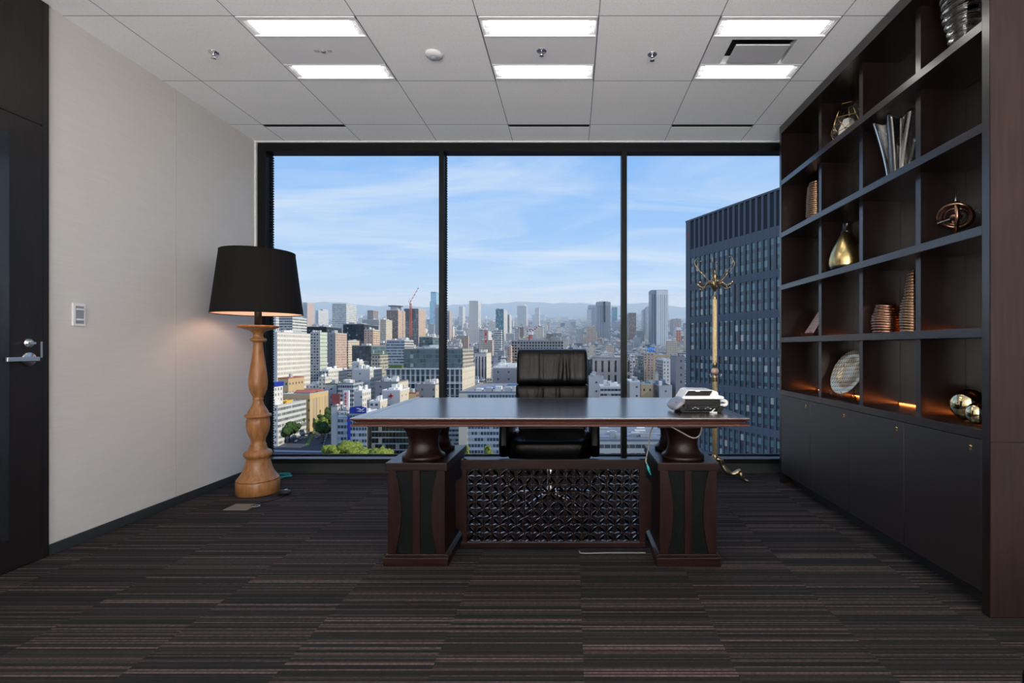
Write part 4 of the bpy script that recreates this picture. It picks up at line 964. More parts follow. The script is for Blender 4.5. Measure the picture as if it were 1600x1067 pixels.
def bldg(name, label, px0, px1, pyt, Y, D, fm, sm=None, roof=None, units=3, group=None, base=None, cat='building', seed=0, unitm=None, parapet=True):
    X0, X1 = wx(px0, Y), wx(px1, Y); zt = wz(pyt, Y); zb = (gz(Y)-2) if base is None else base
    t = thing(name, label, cat, ((X0+X1)/2, Y+D/2, zb), group)
    m = tower_mesh(X0, X1, Y, Y+D, zb, zt, None); m.build('walls', [FM[fm], FM[sm or fm], roof or ROOF], t, fix=False)
    w = X1-X0
    if parapet:
        p = MB(); th = .5
        for a, b_, c_, d_ in ((X0, X1, Y, Y+th), (X0, X1, Y+D-th, Y+D), (X0, X0+th, Y+th, Y+D-th), (X1-th, X1, Y+th, Y+D-th)): p.box(a, b_, c_, d_, zt, zt+1.0)
        p.build('parapet', roof or ROOF, t)
    r = random.Random(seed+int(px0*7+Y))
    for k in range(units):
        uw, ud, uh = w*r.uniform(.12, .3), D*r.uniform(.1, .3), r.uniform(1.6, 4.5)
        ux, uy = X0+r.uniform(.08, .85)*(w-uw), Y+r.uniform(.08, .85)*(D-ud)
        MB().box(ux, ux+uw, uy, uy+ud, zt+.02, zt+uh).build('rooftop_unit', unitm or (UNITW if r.random() < .5 else UNIT), t)
    rects.append((X0, X1, Y, Y+D))
    return t, (X0, X1, Y, Y+D, zb, zt)
def depth_for(px1, Y, pxs): return wx(px1, Y)*F/(pxs-VX)-Y
def sign(parent, X0, X1, Y, z0, z1, mat, txt=None, tcol=None, size=None, face='-Y', vertical=False):
    s = MB().box(X0, X1, Y-.4, Y, z0, z1).build('sign_board', mat, parent)
    if txt:
        cu = bpy.data.curves.new('sign_lettering', 'FONT'); cu.body = ('\n'.join(txt) if vertical else txt); cu.size = size; cu.align_x = 'CENTER'; cu.align_y = 'CENTER'; cu.extrude = .05; cu.space_line = .8
        cu.materials.append(tcol); tmp = bpy.data.objects.new('tmp', cu); COL.objects.link(tmp); bpy.context.view_layer.update()
        me = bpy.data.meshes.new_from_object(tmp.evaluated_get(bpy.context.evaluated_depsgraph_get())); bpy.data.objects.remove(tmp)
        o = bpy.data.objects.new('sign_lettering', me); COL.objects.link(o); o.parent = s
        o.location = Vector(((X0+X1)/2, Y-.5, (z0+z1)/2))-wloc(s); o.rotation_euler = (pi/2, 0, 0)
    return s
BLUE = plain('blue_sign', (.015, .03, .30), noise=.02, rough=.5); WHT = plain('white_sign', (.75, .75, .75), noise=.02, rough=.5); RED = plain('red_paint', (.60, .05, .03), noise=.05, rough=.5); ORED = plain('orange_red_steel', (.70, .12, .04), noise=.05, rough=.5)
SKYB = plain('bright_blue_sign', (.02, .25, .75), noise=.02, rough=.5); YEL = plain('yellow_paint', (.65, .40, .05), noise=.05, rough=.6)

# ---------- left bay
D_ = depth_for(433, 520, 485)
bldg('office_building', 'tall white office block of narrow windows rising just right of the lamp column', 417, 433, 520, 520, D_, 'grey_plain' if 0 else 'pale_plain', 'white_tall', units=4)
bldg('office_building', 'slim block with grey front and pale green side beside the tall white office block', 485, 500, 520, 602, 18, 'pale_grid', 'palegreen', units=5)
bldg('office_building', 'grey-fronted block with a pink sunlit side and one column of windows', 512.5, 524, 521, 660, 34, 'grey_plain', 'pink_grid', units=2)
bldg('office_building', 'grey ribbon-windowed block directly under the lamp shade', 436, 457, 496, 700, 38, 'pale_ribbon', 'white_ribbon', units=3)
bldg('office_building', 'glazed pale block half hidden behind the lamp shade rim', 405, 431, 495, 760, 30, 'white_grid', units=2)
bldg('tower_block', 'white gridded office tower standing clear above the left skyline', 519, 541, 475, 1150, 55, 'white_grid', 'white_grid', units=3, unitm=UNITW)
bldg('tower_block', 'slender blue-grey tower just right of the lamp shade', 473, 480, 473, 2200, 60, 'towerv', 'pink_grid', units=1)
bldg('tower_block', 'left of two small pale twin towers far off in the left bay', 493, 497.5, 485, 2500, 60, 'towerv', 'white_grid', units=1)
bldg('tower_block', 'right of two small pale twin towers far off in the left bay', 500.5, 504.5, 483, 2640, 60, 'towerv', 'white_grid', units=1)
bldg('office_building', 'wide dark navy glass block in front of the white gridded tower', 536, 569, 507, 820, 60, 'dark_grid', 'dark_grid', ROOFD, units=6)
bldg('apartment_building', 'pinkish brown apartment block with lit balconies on its side', 569, 583, 515.5, 736, 26, 'pink_grid', 'pink_lit', units=3)
bldg('office_building', 'low dark green-roofed hall behind the slim green-sided block', 477, 510, 511, 900, 60, 'dark_grid', 'dark_grid', ROOFD, units=5)
bldg('office_building', 'cream block with a flat grey roof behind the black-clad block', 537, 544, 533, 700, 80, 'pale_grid', 'cream_grid', units=2)
bldg('office_building', 'black and grey clad box block with a flat roof', 550, 580, 541, 585, 45, 'black_wall', 'glass_grid', ROOFD, units=2)
bldg('office_building', 'beige tiled block with a strip of roof garden', 581, 593.5, 555, 530, 24, 'tile', 'tile', GRN, units=1)
tt, g_ = bldg('tower_block', 'brown apartment tower topped by a wide disc-shaped roof', 604, 622, 485, 1150, 50, 'brown_grid', 'pink_lit', units=0)
X0, X1, Y, Y1, zb, zt = g_; cx = (X0+X1)/2
MB().box(cx-8, cx+8, Y+10, Y+36, zt, wz(478, Y)).build('penthouse', UNIT, tt); MB().lathe((cx, Y+22, 0), [(0, wz(478, Y)), (16, wz(478, Y)+.3), (17, wz(476.5, Y)), (0, wz(476.2, Y))], 32).build('disc_roof', ROOFD, tt)
tt, g_ = bldg('tower_block', 'half-built tower wrapped in dark mesh beside the red crane', 631, 654, 482.5, 1250, 60, 'frame', 'pink_lit', units=2)
X0, X1, Y, Y1, zb, zt = g_; tower_mesh(X0+4, X1-8, Y-1.2, Y-.2, wz(498, Y), wz(482.5, Y), None).build('scaffold_screen', [FM['scaf'], FM['scaf'], ROOFD], tt, fix=False)
def crane(label, px, pyb, pyt, Y, jx, jy, w=3.2, mats=None):
    X = wx(px, Y); zb, zt = wz(pyb, Y), wz(pyt, Y); t = thing('tower_crane', label, 'crane', (X, Y, zb))
    m = MB(); n = max(3, int((zt-zb)/(w*2)))
    for sx in (-1, 1):
        for sy in (-1, 1): m.box(X+sx*w/2-.35, X+sx*w/2+.35, Y+sy*w/2-.35, Y+sy*w/2+.35, zb, zt)
    for k in range(n):
        a = zb+(zt-zb)*k/n; b_ = zb+(zt-zb)*(k+1)/n
        m.tube([(X-w/2, Y-w/2, a), (X+w/2, Y-w/2, b_)], .3, 4, mi=k % 2); m.tube([(X+w/2, Y+w/2, a), (X-w/2, Y+w/2, b_)], .3, 4, mi=k % 2); m.box(X-w/2-.4, X+w/2+.4, Y-w/2-.4, Y+w/2+.4, b_-.5, b_, mi=k % 2)
    m.build('mast', [ORED, ORED] if mats is None else mats, t)
    MB().box(X-w*.9, X+w*.9, Y-w, Y+w, zt, zt+w*1.1).build('cab', WHT, t)
    jX, jz = wx(jx, Y), wz(jy, Y); j = MB(); a = Vector((X, Y, zt+w)); b_ = Vector((jX, Y, jz)); nn = 10
    for k in range(nn):
        p, q = a.lerp(b_, k/nn), a.lerp(b_, (k+1)/nn); j.tube([p, q], .7*w/3.2, 4, mi=k % 2); j.tube([p+Vector((-1.2, 0, 1.2)), q], .3, 4, mi=k % 2)
    j.build('jib', [RED, WHT], t); MB().tube([(X-w*1.5, Y, zt+w), (X-w*.6, Y, zt+w*4), (X, Y, zt+w)], .4, 4).build('a_frame', RED, t)
crane('orange-red tower crane rising in front of the half-built tower', 641.5, 526, 474, 1180, 655.5, 447)
bldg('tower_block', 'stepped sky-blue glass skyscraper, tallest on the left horizon', 673, 681.5, 456, 3600, 120, 'sky', 'sky', units=0)
bldg('tower_block', 'lower sky-blue shoulder block against the tall glass skyscraper', 671.5, 682, 471, 3480, 110, 'sky', 'sky', units=0)
bldg('tower_block', 'brownish tower just left of the first window mullion', 679.5, 688, 476, 1700, 60, 'towerv', 'towerv', units=1)
bldg('tower_block', 'small dark brown tower block on the horizon between white and brown towers', 574, 583, 485, 1900, 50, 'brown_grid', units=2)
bldg('office_building', 'stepped office block with white ribbons left of the large glass building', 604, 632, 532, 690, 40, 'bluerib', 'pale_ribbon', units=5)
bldg('office_building', 'low greenish glass block with a white upper storey behind the large glass building', 655, 676, 527, 800, 45, 'glass_grid', units=4)
bldg('apartment_building', 'pale yellow-green slim block beside the brown disc-roofed tower', 594, 603, 500, 1000, 35, 'cream_grid', units=2)
bldg('office_building', 'pale grey wide block behind the pinkish brown apartment block', 566, 592, 500, 1050, 60, 'pale_grid', units=3)
# large glass building crossing the first mullion, upper part and podium
D_ = depth_for(723, 470, 742)
tt, g_ = bldg('office_building', 'large green glass office building on a finned podium behind the first mullion', 631, 723, 546, 475, D_-6, 'glass_grid', 'tile', ROOFD, units=10)
X0, X1, Y, Y1, zb, zt = g_; xa = wx(603, 468)
tower_mesh(xa, X1+1.0, 468, Y1+1.5, zb, wz(575.5, 468), None).build('podium', [FM['fin'], FM['cream_plain'], ROOFD], tt, fix=False); rects.append((xa, X1+2, 460, Y1))
fm_ = MB(); pz = wz(575.5, 468)
for k in range(3): MB().box(xa, X1+1.2, 467.3, 467.9, pz-.9-13.5*k, pz-13.5*k).build('podium_band', WHT, tt)
MB().box(xa+2, wx(628, 470), 470, 480, pz+.05, pz+3).build('roof_garden', GRN, tt)
# white low complex
bldg('office_building', 'stepped white low block in front of the grey and pink tall block', 503, 513, 579, 500, 42, 'pale_grid', 'white_punch', ROOFW, units=4, unitm=UNITW)
bldg('office_building', 'small white block with a terrace left of the stepped white block', 497.5, 508, 590, 480, 14, 'white_punch', 'white_punch', units=2, unitm=UNITW)
bldg('office_building', 'white plant block topped with a box behind the long white building', 550, 561.5, 566.5, 520, 24, 'pale_plain', 'cream_plain', ROOFW, units=2, unitm=UNITW)
bldg('office_building', 'long white side-lit office building with small windows', 553, 578, 577.5, 470, 30, 'pale_plain', 'white_punch', ROOFW, units=6, unitm=UNITW)
bldg('office_building', 'long grey-blue ribbon-windowed building stretching away below the white complex', 528, 552, 600, 444, 22, 'bluerib', 'bluerib', ROOFD, units=4)
bldg('office_building', 'low grey building with a planted roof left of the vertical red-lettered sign', 508, 526, 601, 446, 24, 'pale_plain', 'white_punch', GRN, units=3)
# tan theatre-like building with red roofs
tt, g_ = bldg('department_building', 'broad tan building with red-brown roofs and a striped golden side', 440, 484, 617, 405, 31, 'tan_plain', 'tan_stripe', units=0)
X0, X1, Y, Y1, zb, zt = g_
for k in range(2):
    ya_ = Y+3+k*13; r_ = MB(); r_.prism([(ya_, zt+1.02), (ya_+10, zt+1.02), (ya_+10, zt+1.6), (ya_+5, zt+3.6), (ya_, zt+1.6)], 'X', X0+8, X1-1.5); r_.build('red_roof', ROOFR, tt)
t2, g2 = bldg('office_building', 'tan upper block with a red roof behind the broad tan building', 434, 450.5, 592, 440, 26, 'tan_plain', 'tan_plain', ROOFR, units=1)
# ribbon building with blue roof sign
tt, g_ = bldg('office_building', 'white ribbon-windowed building at the street corner beside the lamp', 411, 434, 635, 363, 39, 'white_punch', 'white_ribbon', ROOF, units=1)
X0, X1, Y, Y1, zb, zt = g_
pa = MB().box(wx(417, 368), wx(428, 368), 368, 376, zt+.05, wz(604, 368)); ph_ = tower_mesh(wx(417, 368), wx(428.5, 368), 368, 379, zt+.05, wz(604, 368), None).build('stair_tower', [FM['white_punch'], FM['white_punch'], ROOF], tt, fix=False)
s = MB().box(wx(416.6, 367.5), wx(428.9, 367.5), 367.4, 379.6, wz(604, 368), wz(597.5, 368)).build('sign_band', BLUE, tt)
m = MB()
for k in range(6): m.box(X1-14+1.9*k, X1-14+1.2+1.9*k, 380, 388, zt+.1, zt+1.8+.6*(k % 2))
m.build('yellow_duct', YEL, tt)
# signed buildings by the junction
tt, g_ = bldg('office_building', 'narrow pale building with a white name sign at the top, left of the blue-signed one', 527.5, 544, 643, 335, 14, 'bluerib', 'pale_plain', ROOFD, units=3)
X0, X1, Y, Y1, zb, zt = g_; sign(tt, X0+.6, X1-.6, Y-.1, zt-3.3, zt+.2, WHT, 'OKB', plain('dark_lettering', (.03, .03, .04)), 3.0)
tt2, g2 = bldg('office_building', 'blank grey side block with a faded red hoarding on its roof', 517.5, 527, 636, 338, 16, 'pale_plain', 'pale_plain', ROOFD, units=3)
HO = plain('faded_red_hoarding', (.27, .07, .06), noise=.4, scale=.4, rough=.7)
X0, X1, Y, Y1, zb, zt = g2; MB().box(wx(518, 340), wx(531.5, 340), 339.5, 340, wz(631, 340), wz(615, 340)).build('hoarding', HO, tt2)
tt3 = thing('rooftop_sign', 'upright white rooftop sign with red lettering', 'sign', (wx(541, 343), 343, wz(643, 343)))
X0, X1 = wx(536.5, 343), wx(545, 343); MB().box(X0, X1, 343, 344.5, wz(643, 343), wz(610, 343)).build('sign_board', WHT, tt3)
m = MB(); zz = wz(613, 343)
for k in range(5):
    z0 = zz-2.5*k; m.box(X0+1.0, X0+2.6, 342.7, 342.95, z0-1.9, z0-1.55); m.box(X0+1.0, X0+1.35, 342.7, 342.95, z0-1.5, z0-.2); m.box(X0+1.7, X0+2.0, 342.7, 342.95, z0-1.5, z0-.1); m.box(X0+1.0, X0+2.6, 342.7, 342.95, z0-.6, z0-.3)
m.build('lettering', RED, tt3)
for k in range(3): MB().box(X0+.8+k*.9, X0+1.0+k*.9, 343.2, 343.4, wz(646, 343), wz(643, 343)).build('support', UNIT, tt3)
tt, g_ = bldg('office_building', 'pale blue ribbon-windowed building crowned by a big blue sign with a white winged mark', 546, 573, 646, 332, 18, 'bluerib', 'cream_plain', ROOFW, units=2)
X0, X1, Y, Y1, zb, zt = g_
sb = MB(); K = 12; poly = [(X0+.2, zt+.1)]+[(X0+.2+(X1-X0-.4)*k/K, zt+4.0+.8*sin(pi*k/K)) for k in range(K+1)]+[(X1-.2, zt+.1)]; sb.prism(poly, 'Y', Y-.5, Y); so = sb.build('sign_board', BLUE, tt)
mk = MB(); cx = X0+(X1-X0)*.66; z0 = zt+1.3
for P_ in ([(-3, 2.2), (-.9, 1.6), (.2, .9), (1.0, .9), (-.2, 1.9), (-1.6, 2.3)], [(0, 1.0), (1.6, 2.0), (3.1, 2.5), (1.9, 1.5), (.7, .7)], [(-2.8, .1), (-.9, .7), (.6, .45), (.1, .0), (-1.0, .15)], [(.9, .35), (3.0, .35), (2.4, 0), (.9, .0)]):
    mk.prism([(cx+a, z0+b_) for a, b_ in P_], 'Y', Y-.75, Y-.52)
mk.build('winged_mark', WHT, so)
MB().box(X0-.8, X0+.8, Y-1.2, Y-.2, zt-26, zt-2).build('vertical_sign', BLUE, tt)
bldg('office_building', 'dark ribbon-windowed building seen beneath the left half of the desktop', 580.5, 650, 655, 332, 22, 'brownrib', 'brownrib', ROOFD, units=4)
# blocks on the desktop edge
tt, g_ = bldg('office_building', 'white blank-walled building marked with a small red cross shape', 597, 625, 611, 372, 22, 'pale_plain', 'cream_plain', ROOFW, units=4, unitm=UNITW)
X0, X1, Y, Y1, zb, zt = g_; m = MB(); cx = X0+(X1-X0)*.5; m.box(cx-1.6, cx+1.6, Y-.2, Y-.02, zt-4, zt-3); m.box(cx-.5, cx+.5, Y-.2, Y-.02, zt-5.2, zt-1.8); m.build('red_mark', RED, tt)
bldg('office_building', 'grey blank block with a cream side above the white red-marked building', 586, 622, 598, 412, 26, 'grey_plain', 'cream_plain', ROOFD, units=6)
bldg('office_building', 'dark grey box block with three small windows just left of the first mullion', 651, 680, 602, 400, 30, 'grey_plain', 'cream_plain', ROOFD, units=4)
bldg('office_building', 'small white stepped block above the blue sign', 553, 566, 612, 365, 16, 'pale_plain', 'white_punch', ROOFW, units=4, unitm=UNITW)
bldg('office_building', 'low white block with rooftop boxes left of the red-marked building', 577, 594, 628, 352, 14, 'pale_grid', 'cream_plain', ROOFW, units=5, unitm=UNITW)
bldg('office_building', 'low brown-roofed block between two grey blank blocks', 633, 650, 615, 392, 20, 'tan_plain', 'brown_grid', ROOFR, units=4)

# ---------- middle bay
bldg('tower_block', 'white gridded slab tower standing alone in the middle bay', 733, 747, 470.5, 1350, 45, 'frame' if 0 else 'white_punch', 'white_grid', units=1)
bldg('tower_block', 'teal glass tower with a white edge in the middle bay', 774.5, 787, 483, 1500, 90, 'teal', 'pale_plain', units=1)
bldg('tower_block', 'thin pale slab with a dark face right of the teal glass tower', 791.5, 796, 492, 1600, 60, 'towerv', 'white_grid', units=1)
tt, g_ = bldg('tower_block', 'broad pale tower with curved shoulders on the far skyline', 808, 822.5, 478, 3000, 90, 'pale_grid', 'pale_grid', units=0)
X0, X1, Y, Y1, zb, zt = g_; MB().box(X0+10, X1-10, Y+10, Y1-10, zt, zt+12).build('crown', UNITW, tt)
bldg('tower_block', 'very slim pale tower on the skyline left of the chair top', 836, 842.5, 481, 2700, 60, 'white_grid', units=1)
bldg('tower_block', 'dark blue broad tower partly behind the vertical-striped tower', 919, 931, 477, 2300, 70, 'towerv', 'teal', units=1)
bldg('tower_block', 'pale slim slab leaning against the dark blue broad tower', 917.5, 924, 484, 2200, 50, 'white_grid', units=1)
tt, g_ = bldg('tower_block', 'tall grey tower with vertical stripes and a dark central slot', 932, 954, 472, 1500, 50, 'towerv', 'towerv', units=2)
X0, X1, Y, Y1, zb, zt = g_; MB().box(X0+21, X0+26, Y-1, Y, zt-60, zt+2).build('dark_slot', FM['black_wall'], tt)
bldg('tower_block', 'small blue stepped tower right of the vertical-striped tower', 956.5, 964.5, 480, 2600, 70, 'teal', 'towerv', units=1)
bldg('office_building', 'orange brick block in front of the vertical-striped tower', 917, 931, 510, 1350, 50, 'pink_lit', 'pink_lit', units=2)
bldg('tower_block', 'pale far tower on the horizon left of the white gridded slab tower', 717, 723, 479, 2600, 60, 'white_grid', units=1)
bldg('tower_block', 'cream-edged tower beside the first mullion in the middle bay', 696.5, 702.5, 486, 1500, 30, 'towerv', 'pink_grid', units=1)
bldg('office_building', 'white-striped block with a cream side behind the large glass building', 742, 760, 552, 590, 36, 'fin2', 'cream_plain', ROOFD, units=6)
bldg('office_building', 'pinkish orange narrow block beside the dark half-built frame', 792, 798, 541.5, 740, 20, 'pink_grid', units=1)
tt, g_ = bldg('office_building', 'dark half-built open frame building topped by a red crane behind the chair', 799, 880, 533, 760, 60, 'frame', 'frame', ROOFD, units=3)
crane('small red and white crane on the half-built frame above the chair', 829, 532, 523, 790, 844, 508, 4.0, [ORED, ORED])
crane('thin red and white crane mast standing left of the half-built frame', 759, 536, 515, 900, 761, 513, 2.6, [RED, WHT])
bldg('office_building', 'white block with a green roof left of the thin red and white crane mast', 748, 763, 517, 1000, 40, 'pale_plain', 'white_punch', GRN, units=2)
bldg('office_building', 'panelled grey box building with a white roof left of the chair', 770, 812, 575, 425, 40, 'pale_ribbon' if 0 else 'grey_plain', 'pale_plain', ROOFW, units=6, unitm=UNITW)
tt, g_ = bldg('office_building', 'wide low-roofed building stretching behind the desktop left of the chair', 717, 880, 614, 325, 88, 'bluerib', 'pale_plain', ROOFD, units=0)
X0, X1, Y, Y1, zb, zt = g_
r = random.Random(9)
for k in range(5): MB().box(X0+3+r.uniform(0, 8)+k*4, X0+9+r.uniform(0, 8)+k*4, Y+20+k*11, Y+28+k*11, zt+.05, zt+.9).build('blue_roof_sheet', ROOFB, tt)
for k in range(6): MB().box(X0+10+k*6.4, X0+14+k*6.4, Y+5, Y+11, zt+.05, zt+2.4+r.uniform(0, 2)).build('rooftop_unit', UNIT if k % 2 else UNITW, tt)
sign_s = MB().box(X0, X0+5.5, Y-.5, Y, zb, zt-1).build('white_end_wall', FM['cream_plain'], tt)
bldg('office_building', 'stone-grey block with tall dark slots right of the chair', 926, 985, 560, 490, 45, 'stone', 'stone', ROOFD, units=5)
bldg('office_building', 'dark blue glass block between the chair and the stone-grey slotted block', 916, 925, 562, 500, 20, 'dark_grid', 'dark_grid', ROOFD, units=1)
bldg('office_building', 'grey rooftop box block low in front of the stone-grey slotted block', 921, 943, 590, 400, 18, 'pale_plain', 'cream_plain', ROOF, units=4)
bldg('office_building', 'low pale block with rooftop frames beside the second mullion', 938, 975, 605, 370, 20, 'pale_ribbon', 'pale_plain', ROOFW, units=6)
bldg('office_building', 'white building with dark slots above the right edge of the chair', 861, 876, 527, 900, 30, 'white_punch', units=2)
bldg('office_building', 'white low block with banded windows right of the chair top', 932, 938, 543, 700, 40, 'white_ribbon', units=2)

# ---------- right bay
tt, g_ = bldg('tower_block', 'tallest pale tower of the right bay, grey side and ribbed white front', 1025.5, 1044, 453.5, 1150, 50, 'paletower', 'towerv', units=1)
X0, X1, Y, Y1, zb, zt = g_
tower_mesh(X0-10.5, X0-.1, Y+6, Y+46, zb, zt+1.5, None).build('service_core', [FM['towerv'], FM['towerv'], ROOFD], tt, fix=False)
bldg('tower_block', 'left pale tower of the pair beside the tallest pale tower', 1005.5, 1010, 484, 1700, 50, 'white_grid', units=1)
bldg('tower_block', 'right pale tower of the pair beside the tallest pale tower', 1010.8, 1017, 479.5, 1650, 50, 'white_grid', units=1)
bldg('tower_block', 'reddish brown slab tower just right of the second mullion', 983, 994, 489, 1500, 50, 'brown_grid', units=1)
bldg('tower_block', 'pale grey twin-topped block left of the black tower', 1052, 1064, 498.5, 1500, 50, 'pale_grid', units=2)
tt, g_ = bldg('office_building', 'long pinkish-grey building carrying a bright blue roof sign', 1006, 1022, 552, 640, 40, 'pink_grid', 'grey_grid', ROOF, units=3)
X0, X1, Y, Y1, zb, zt = g_; sign(tt, wx(1011, 640), wx(1023, 640), Y+2, zt+2, zt+8, SKYB, 'NTN', WHT, 5.0)
bldg('office_building', 'teal glass slim block right of the second mullion', 997, 1005, 556, 620, 30, 'glass_grid', units=2)
bldg('office_building', 'grey block with a bright roof between the second mullion and the slim teal block', 983, 990, 563, 540, 22, 'pale_grid', units=2)
bldg('office_building', 'white-roofed grey box building low beside the second mullion', 984, 1000, 597, 395, 26, 'pale_plain', 'grey_plain', ROOFW, units=4)
bldg('office_building', 'yellowish low building behind the white-roofed grey box', 1002, 1020, 601, 425, 22, 'tan_plain', 'tan_plain', ROOF, units=3)
bldg('office_building', 'blue-grey shaded tall block beside the foot of the black tower', 1056, 1070, 558, 430, 24, 'blue_plain' if 0 else 'grey_plain', 'grey_plain', ROOFD, units=1)
bldg('office_building', 'stepped white apartment block with sloped terraces near the black tower', 1036, 1054, 563, 560, 50, 'white_punch', 'grey_grid', ROOFW, units=4)
bldg('office_building', 'beige banded block behind the stepped white apartment block', 1022, 1046, 555, 680, 40, 'tan_plain', 'tan_plain', units=3)
bldg('office_building', 'thin cream clock-tower-like block above the right desktop', 1024, 1029, 584, 480, 14, 'cream_plain', units=1)
bldg('office_building', 'long low grey block above the telephone', 1030, 1050, 604, 420, 40, 'pale_plain', 'grey_plain', units=5)
crane('orange-red lattice mast standing left of the black tower', 1060, 534, 516, 980, 1060.5, 513, 5)
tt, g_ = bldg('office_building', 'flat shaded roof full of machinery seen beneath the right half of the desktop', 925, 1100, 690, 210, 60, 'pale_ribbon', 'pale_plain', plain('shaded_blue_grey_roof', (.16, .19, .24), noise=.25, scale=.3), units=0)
X0, X1, Y, Y1, zb, zt = g_; r = random.Random(4)
for k in range(16):
    a = X0+r.uniform(.02, .9)*(X1-X0); b_ = Y+2+r.uniform(0, 50); w_ = r.uniform(1.5, 5)
    MB().box(a, a+w_, b_, b_+w_*.8, zt+.05, zt+r.uniform(1, 3.5)).build('rooftop_unit', (UNIT, UNITW, UNIT)[k % 3], tt)
for k in range(4):
    m = MB(); m.box(X0, X1, Y+8+k*14, Y+8.6+k*14, zt+1.6, zt+2.0); m.box(X0, X1, Y+9.6+k*14, Y+10+k*14, zt+1.6, zt+2.0); m.build('pipe_rack', UNIT, tt)
bldg('office_building', 'blue-grey banded facade behind the machinery roof beneath the desktop', 930, 1110, 655, 300, 30, 'bluerib', 'bluerib', ROOFD, units=3)

# ---------- the black tower on the right
P0 = Vector((34.3, 150.0)); dr = Vector((.4286, -.9037)); nrm = Vector((-.9037, -.4286))
tw = thing('dark_tower', 'huge dark blue-grey finned office tower filling the right bay behind the coat stand', 'building', (P0.x, P0.y, -97))
tw.rotation_euler = (0, 0, math.atan2(dr.y, dr.x))
TWM = plain('blue_grey_tower_panel', (.095, .106, .132), noise=.08, scale=.4, rough=.6, spec=.3); TWD = plain('dark_tower_reveal', (.012, .015, .022), rough=.4); LVM = plain('dark_louvre', (.035, .040, .052), rough=.5)
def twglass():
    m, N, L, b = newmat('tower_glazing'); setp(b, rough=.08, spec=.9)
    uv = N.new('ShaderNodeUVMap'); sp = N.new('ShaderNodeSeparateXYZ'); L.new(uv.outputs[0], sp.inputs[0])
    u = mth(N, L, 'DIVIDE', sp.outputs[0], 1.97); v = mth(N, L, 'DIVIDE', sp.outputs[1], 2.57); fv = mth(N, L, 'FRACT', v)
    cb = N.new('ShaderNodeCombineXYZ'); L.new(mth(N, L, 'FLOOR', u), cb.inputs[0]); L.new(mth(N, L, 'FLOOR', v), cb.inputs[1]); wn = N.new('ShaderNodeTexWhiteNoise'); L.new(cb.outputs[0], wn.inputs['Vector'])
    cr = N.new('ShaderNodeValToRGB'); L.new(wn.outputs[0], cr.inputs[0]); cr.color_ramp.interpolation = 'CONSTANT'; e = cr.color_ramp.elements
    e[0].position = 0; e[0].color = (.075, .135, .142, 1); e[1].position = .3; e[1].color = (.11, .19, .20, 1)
    for p, c in ((.6, (.155, .25, .275, 1)), (.8, (.035, .06, .068, 1)), (.9, (.48, .48, .40, 1))): q = e.new(p); q.color = c  # cream panes put reflections of the sunlit city into the colour
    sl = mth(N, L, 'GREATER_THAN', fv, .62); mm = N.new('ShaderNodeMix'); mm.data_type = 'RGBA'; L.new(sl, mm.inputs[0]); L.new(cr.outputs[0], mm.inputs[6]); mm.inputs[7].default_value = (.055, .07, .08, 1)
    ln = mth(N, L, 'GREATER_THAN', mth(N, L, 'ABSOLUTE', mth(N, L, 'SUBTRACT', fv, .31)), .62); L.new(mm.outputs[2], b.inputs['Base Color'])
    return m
# local frame: x along the facade toward us, y = into the building is +y or -y
TZ = 97+wz(348, 150); LEN = 66.0
sgn = 1 if (Matrix.Rotation(tw.rotation_euler.z, 2) @ Vector((0, 1))).dot(nrm) > 0 else -1   # +1: outward is local +y
def lb(m, x0, x1, o0, o1, z0, z1, mi=0): return m.box(x0, x1, sgn*o0, sgn*o1, z0, z1, mi)
def tpart(m, name, mat, parent=tw, bevel=0):
    o = m.build(name, mat, None, bevel=bevel); o.parent = parent; return o
tpart(lb(MB(), 0, LEN, -30, -.62, 0, TZ), 'core_block', TWD)
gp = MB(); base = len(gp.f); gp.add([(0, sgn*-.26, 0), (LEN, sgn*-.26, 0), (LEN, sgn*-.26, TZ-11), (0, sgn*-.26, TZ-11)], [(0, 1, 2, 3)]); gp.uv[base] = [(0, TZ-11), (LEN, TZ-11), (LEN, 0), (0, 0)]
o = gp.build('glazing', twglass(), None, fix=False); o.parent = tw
PW = 1.97; npier = int(LEN/PW)
tpart(lb(MB(), 0, 2.0, -.58, .05, 0, TZ), 'corner_pier', TWM)
for k in range(1, npier): tpart(lb(MB(), 2.0+PW*k-.36, 2.0+PW*k+.34, -.58, 0, 0, TZ), 'pier', TWM)
for k in range(npier): tpart(lb(MB(), 2.0+PW*k+(.345 if k else .01), 2.0+PW*k+(.385 if k else .05), -.58, -.06, 0, TZ-8.4), 'reveal', TWD)
zt_ = TZ-8.4; k = 0
tpart(lb(MB(), 2.0, LEN, -.6, -.03, zt_-2.6, zt_), 'spandrel_band', TWM)
zz = zt_-2.6
while zz > 6:
    zz -= 7.7; tpart(lb(MB(), 2.0, LEN, -.6, -.03, zz-1.9, zz), 'spandrel_band', TWM); zz -= 1.9
lv = MB(); x = 2.1
while x < LEN: lb(lv, x, x+.16, -.60, -.15, zt_, TZ-.3); x += .36
tpart(lv, 'louvre_screen', LVM)
tpart(lb(MB(), -.1, LEN, -30, .08, TZ, TZ+.5), 'roof_edge', TWM)
em = MB(); cx, cz = 1.0, TZ-4.2
for a in range(6):
    an = a*pi/3; p = (cx+.36*cos(an), cz+.36*sin(an)); em.prism([(p[0]+.26*cos(an), p[1]+.26*sin(an)), (p[0]+.2*cos(an+2), p[1]+.2*sin(an+2)), (p[0]+.2*cos(an-2), p[1]+.2*sin(an-2))], 'Y', sgn*.06, sgn*.14)
tpart(em, 'red_emblem', RED)
for k in range(4):
    xx = wx(1215, 1)  # spare local scope
rects.append((20, 70, 60, 165))

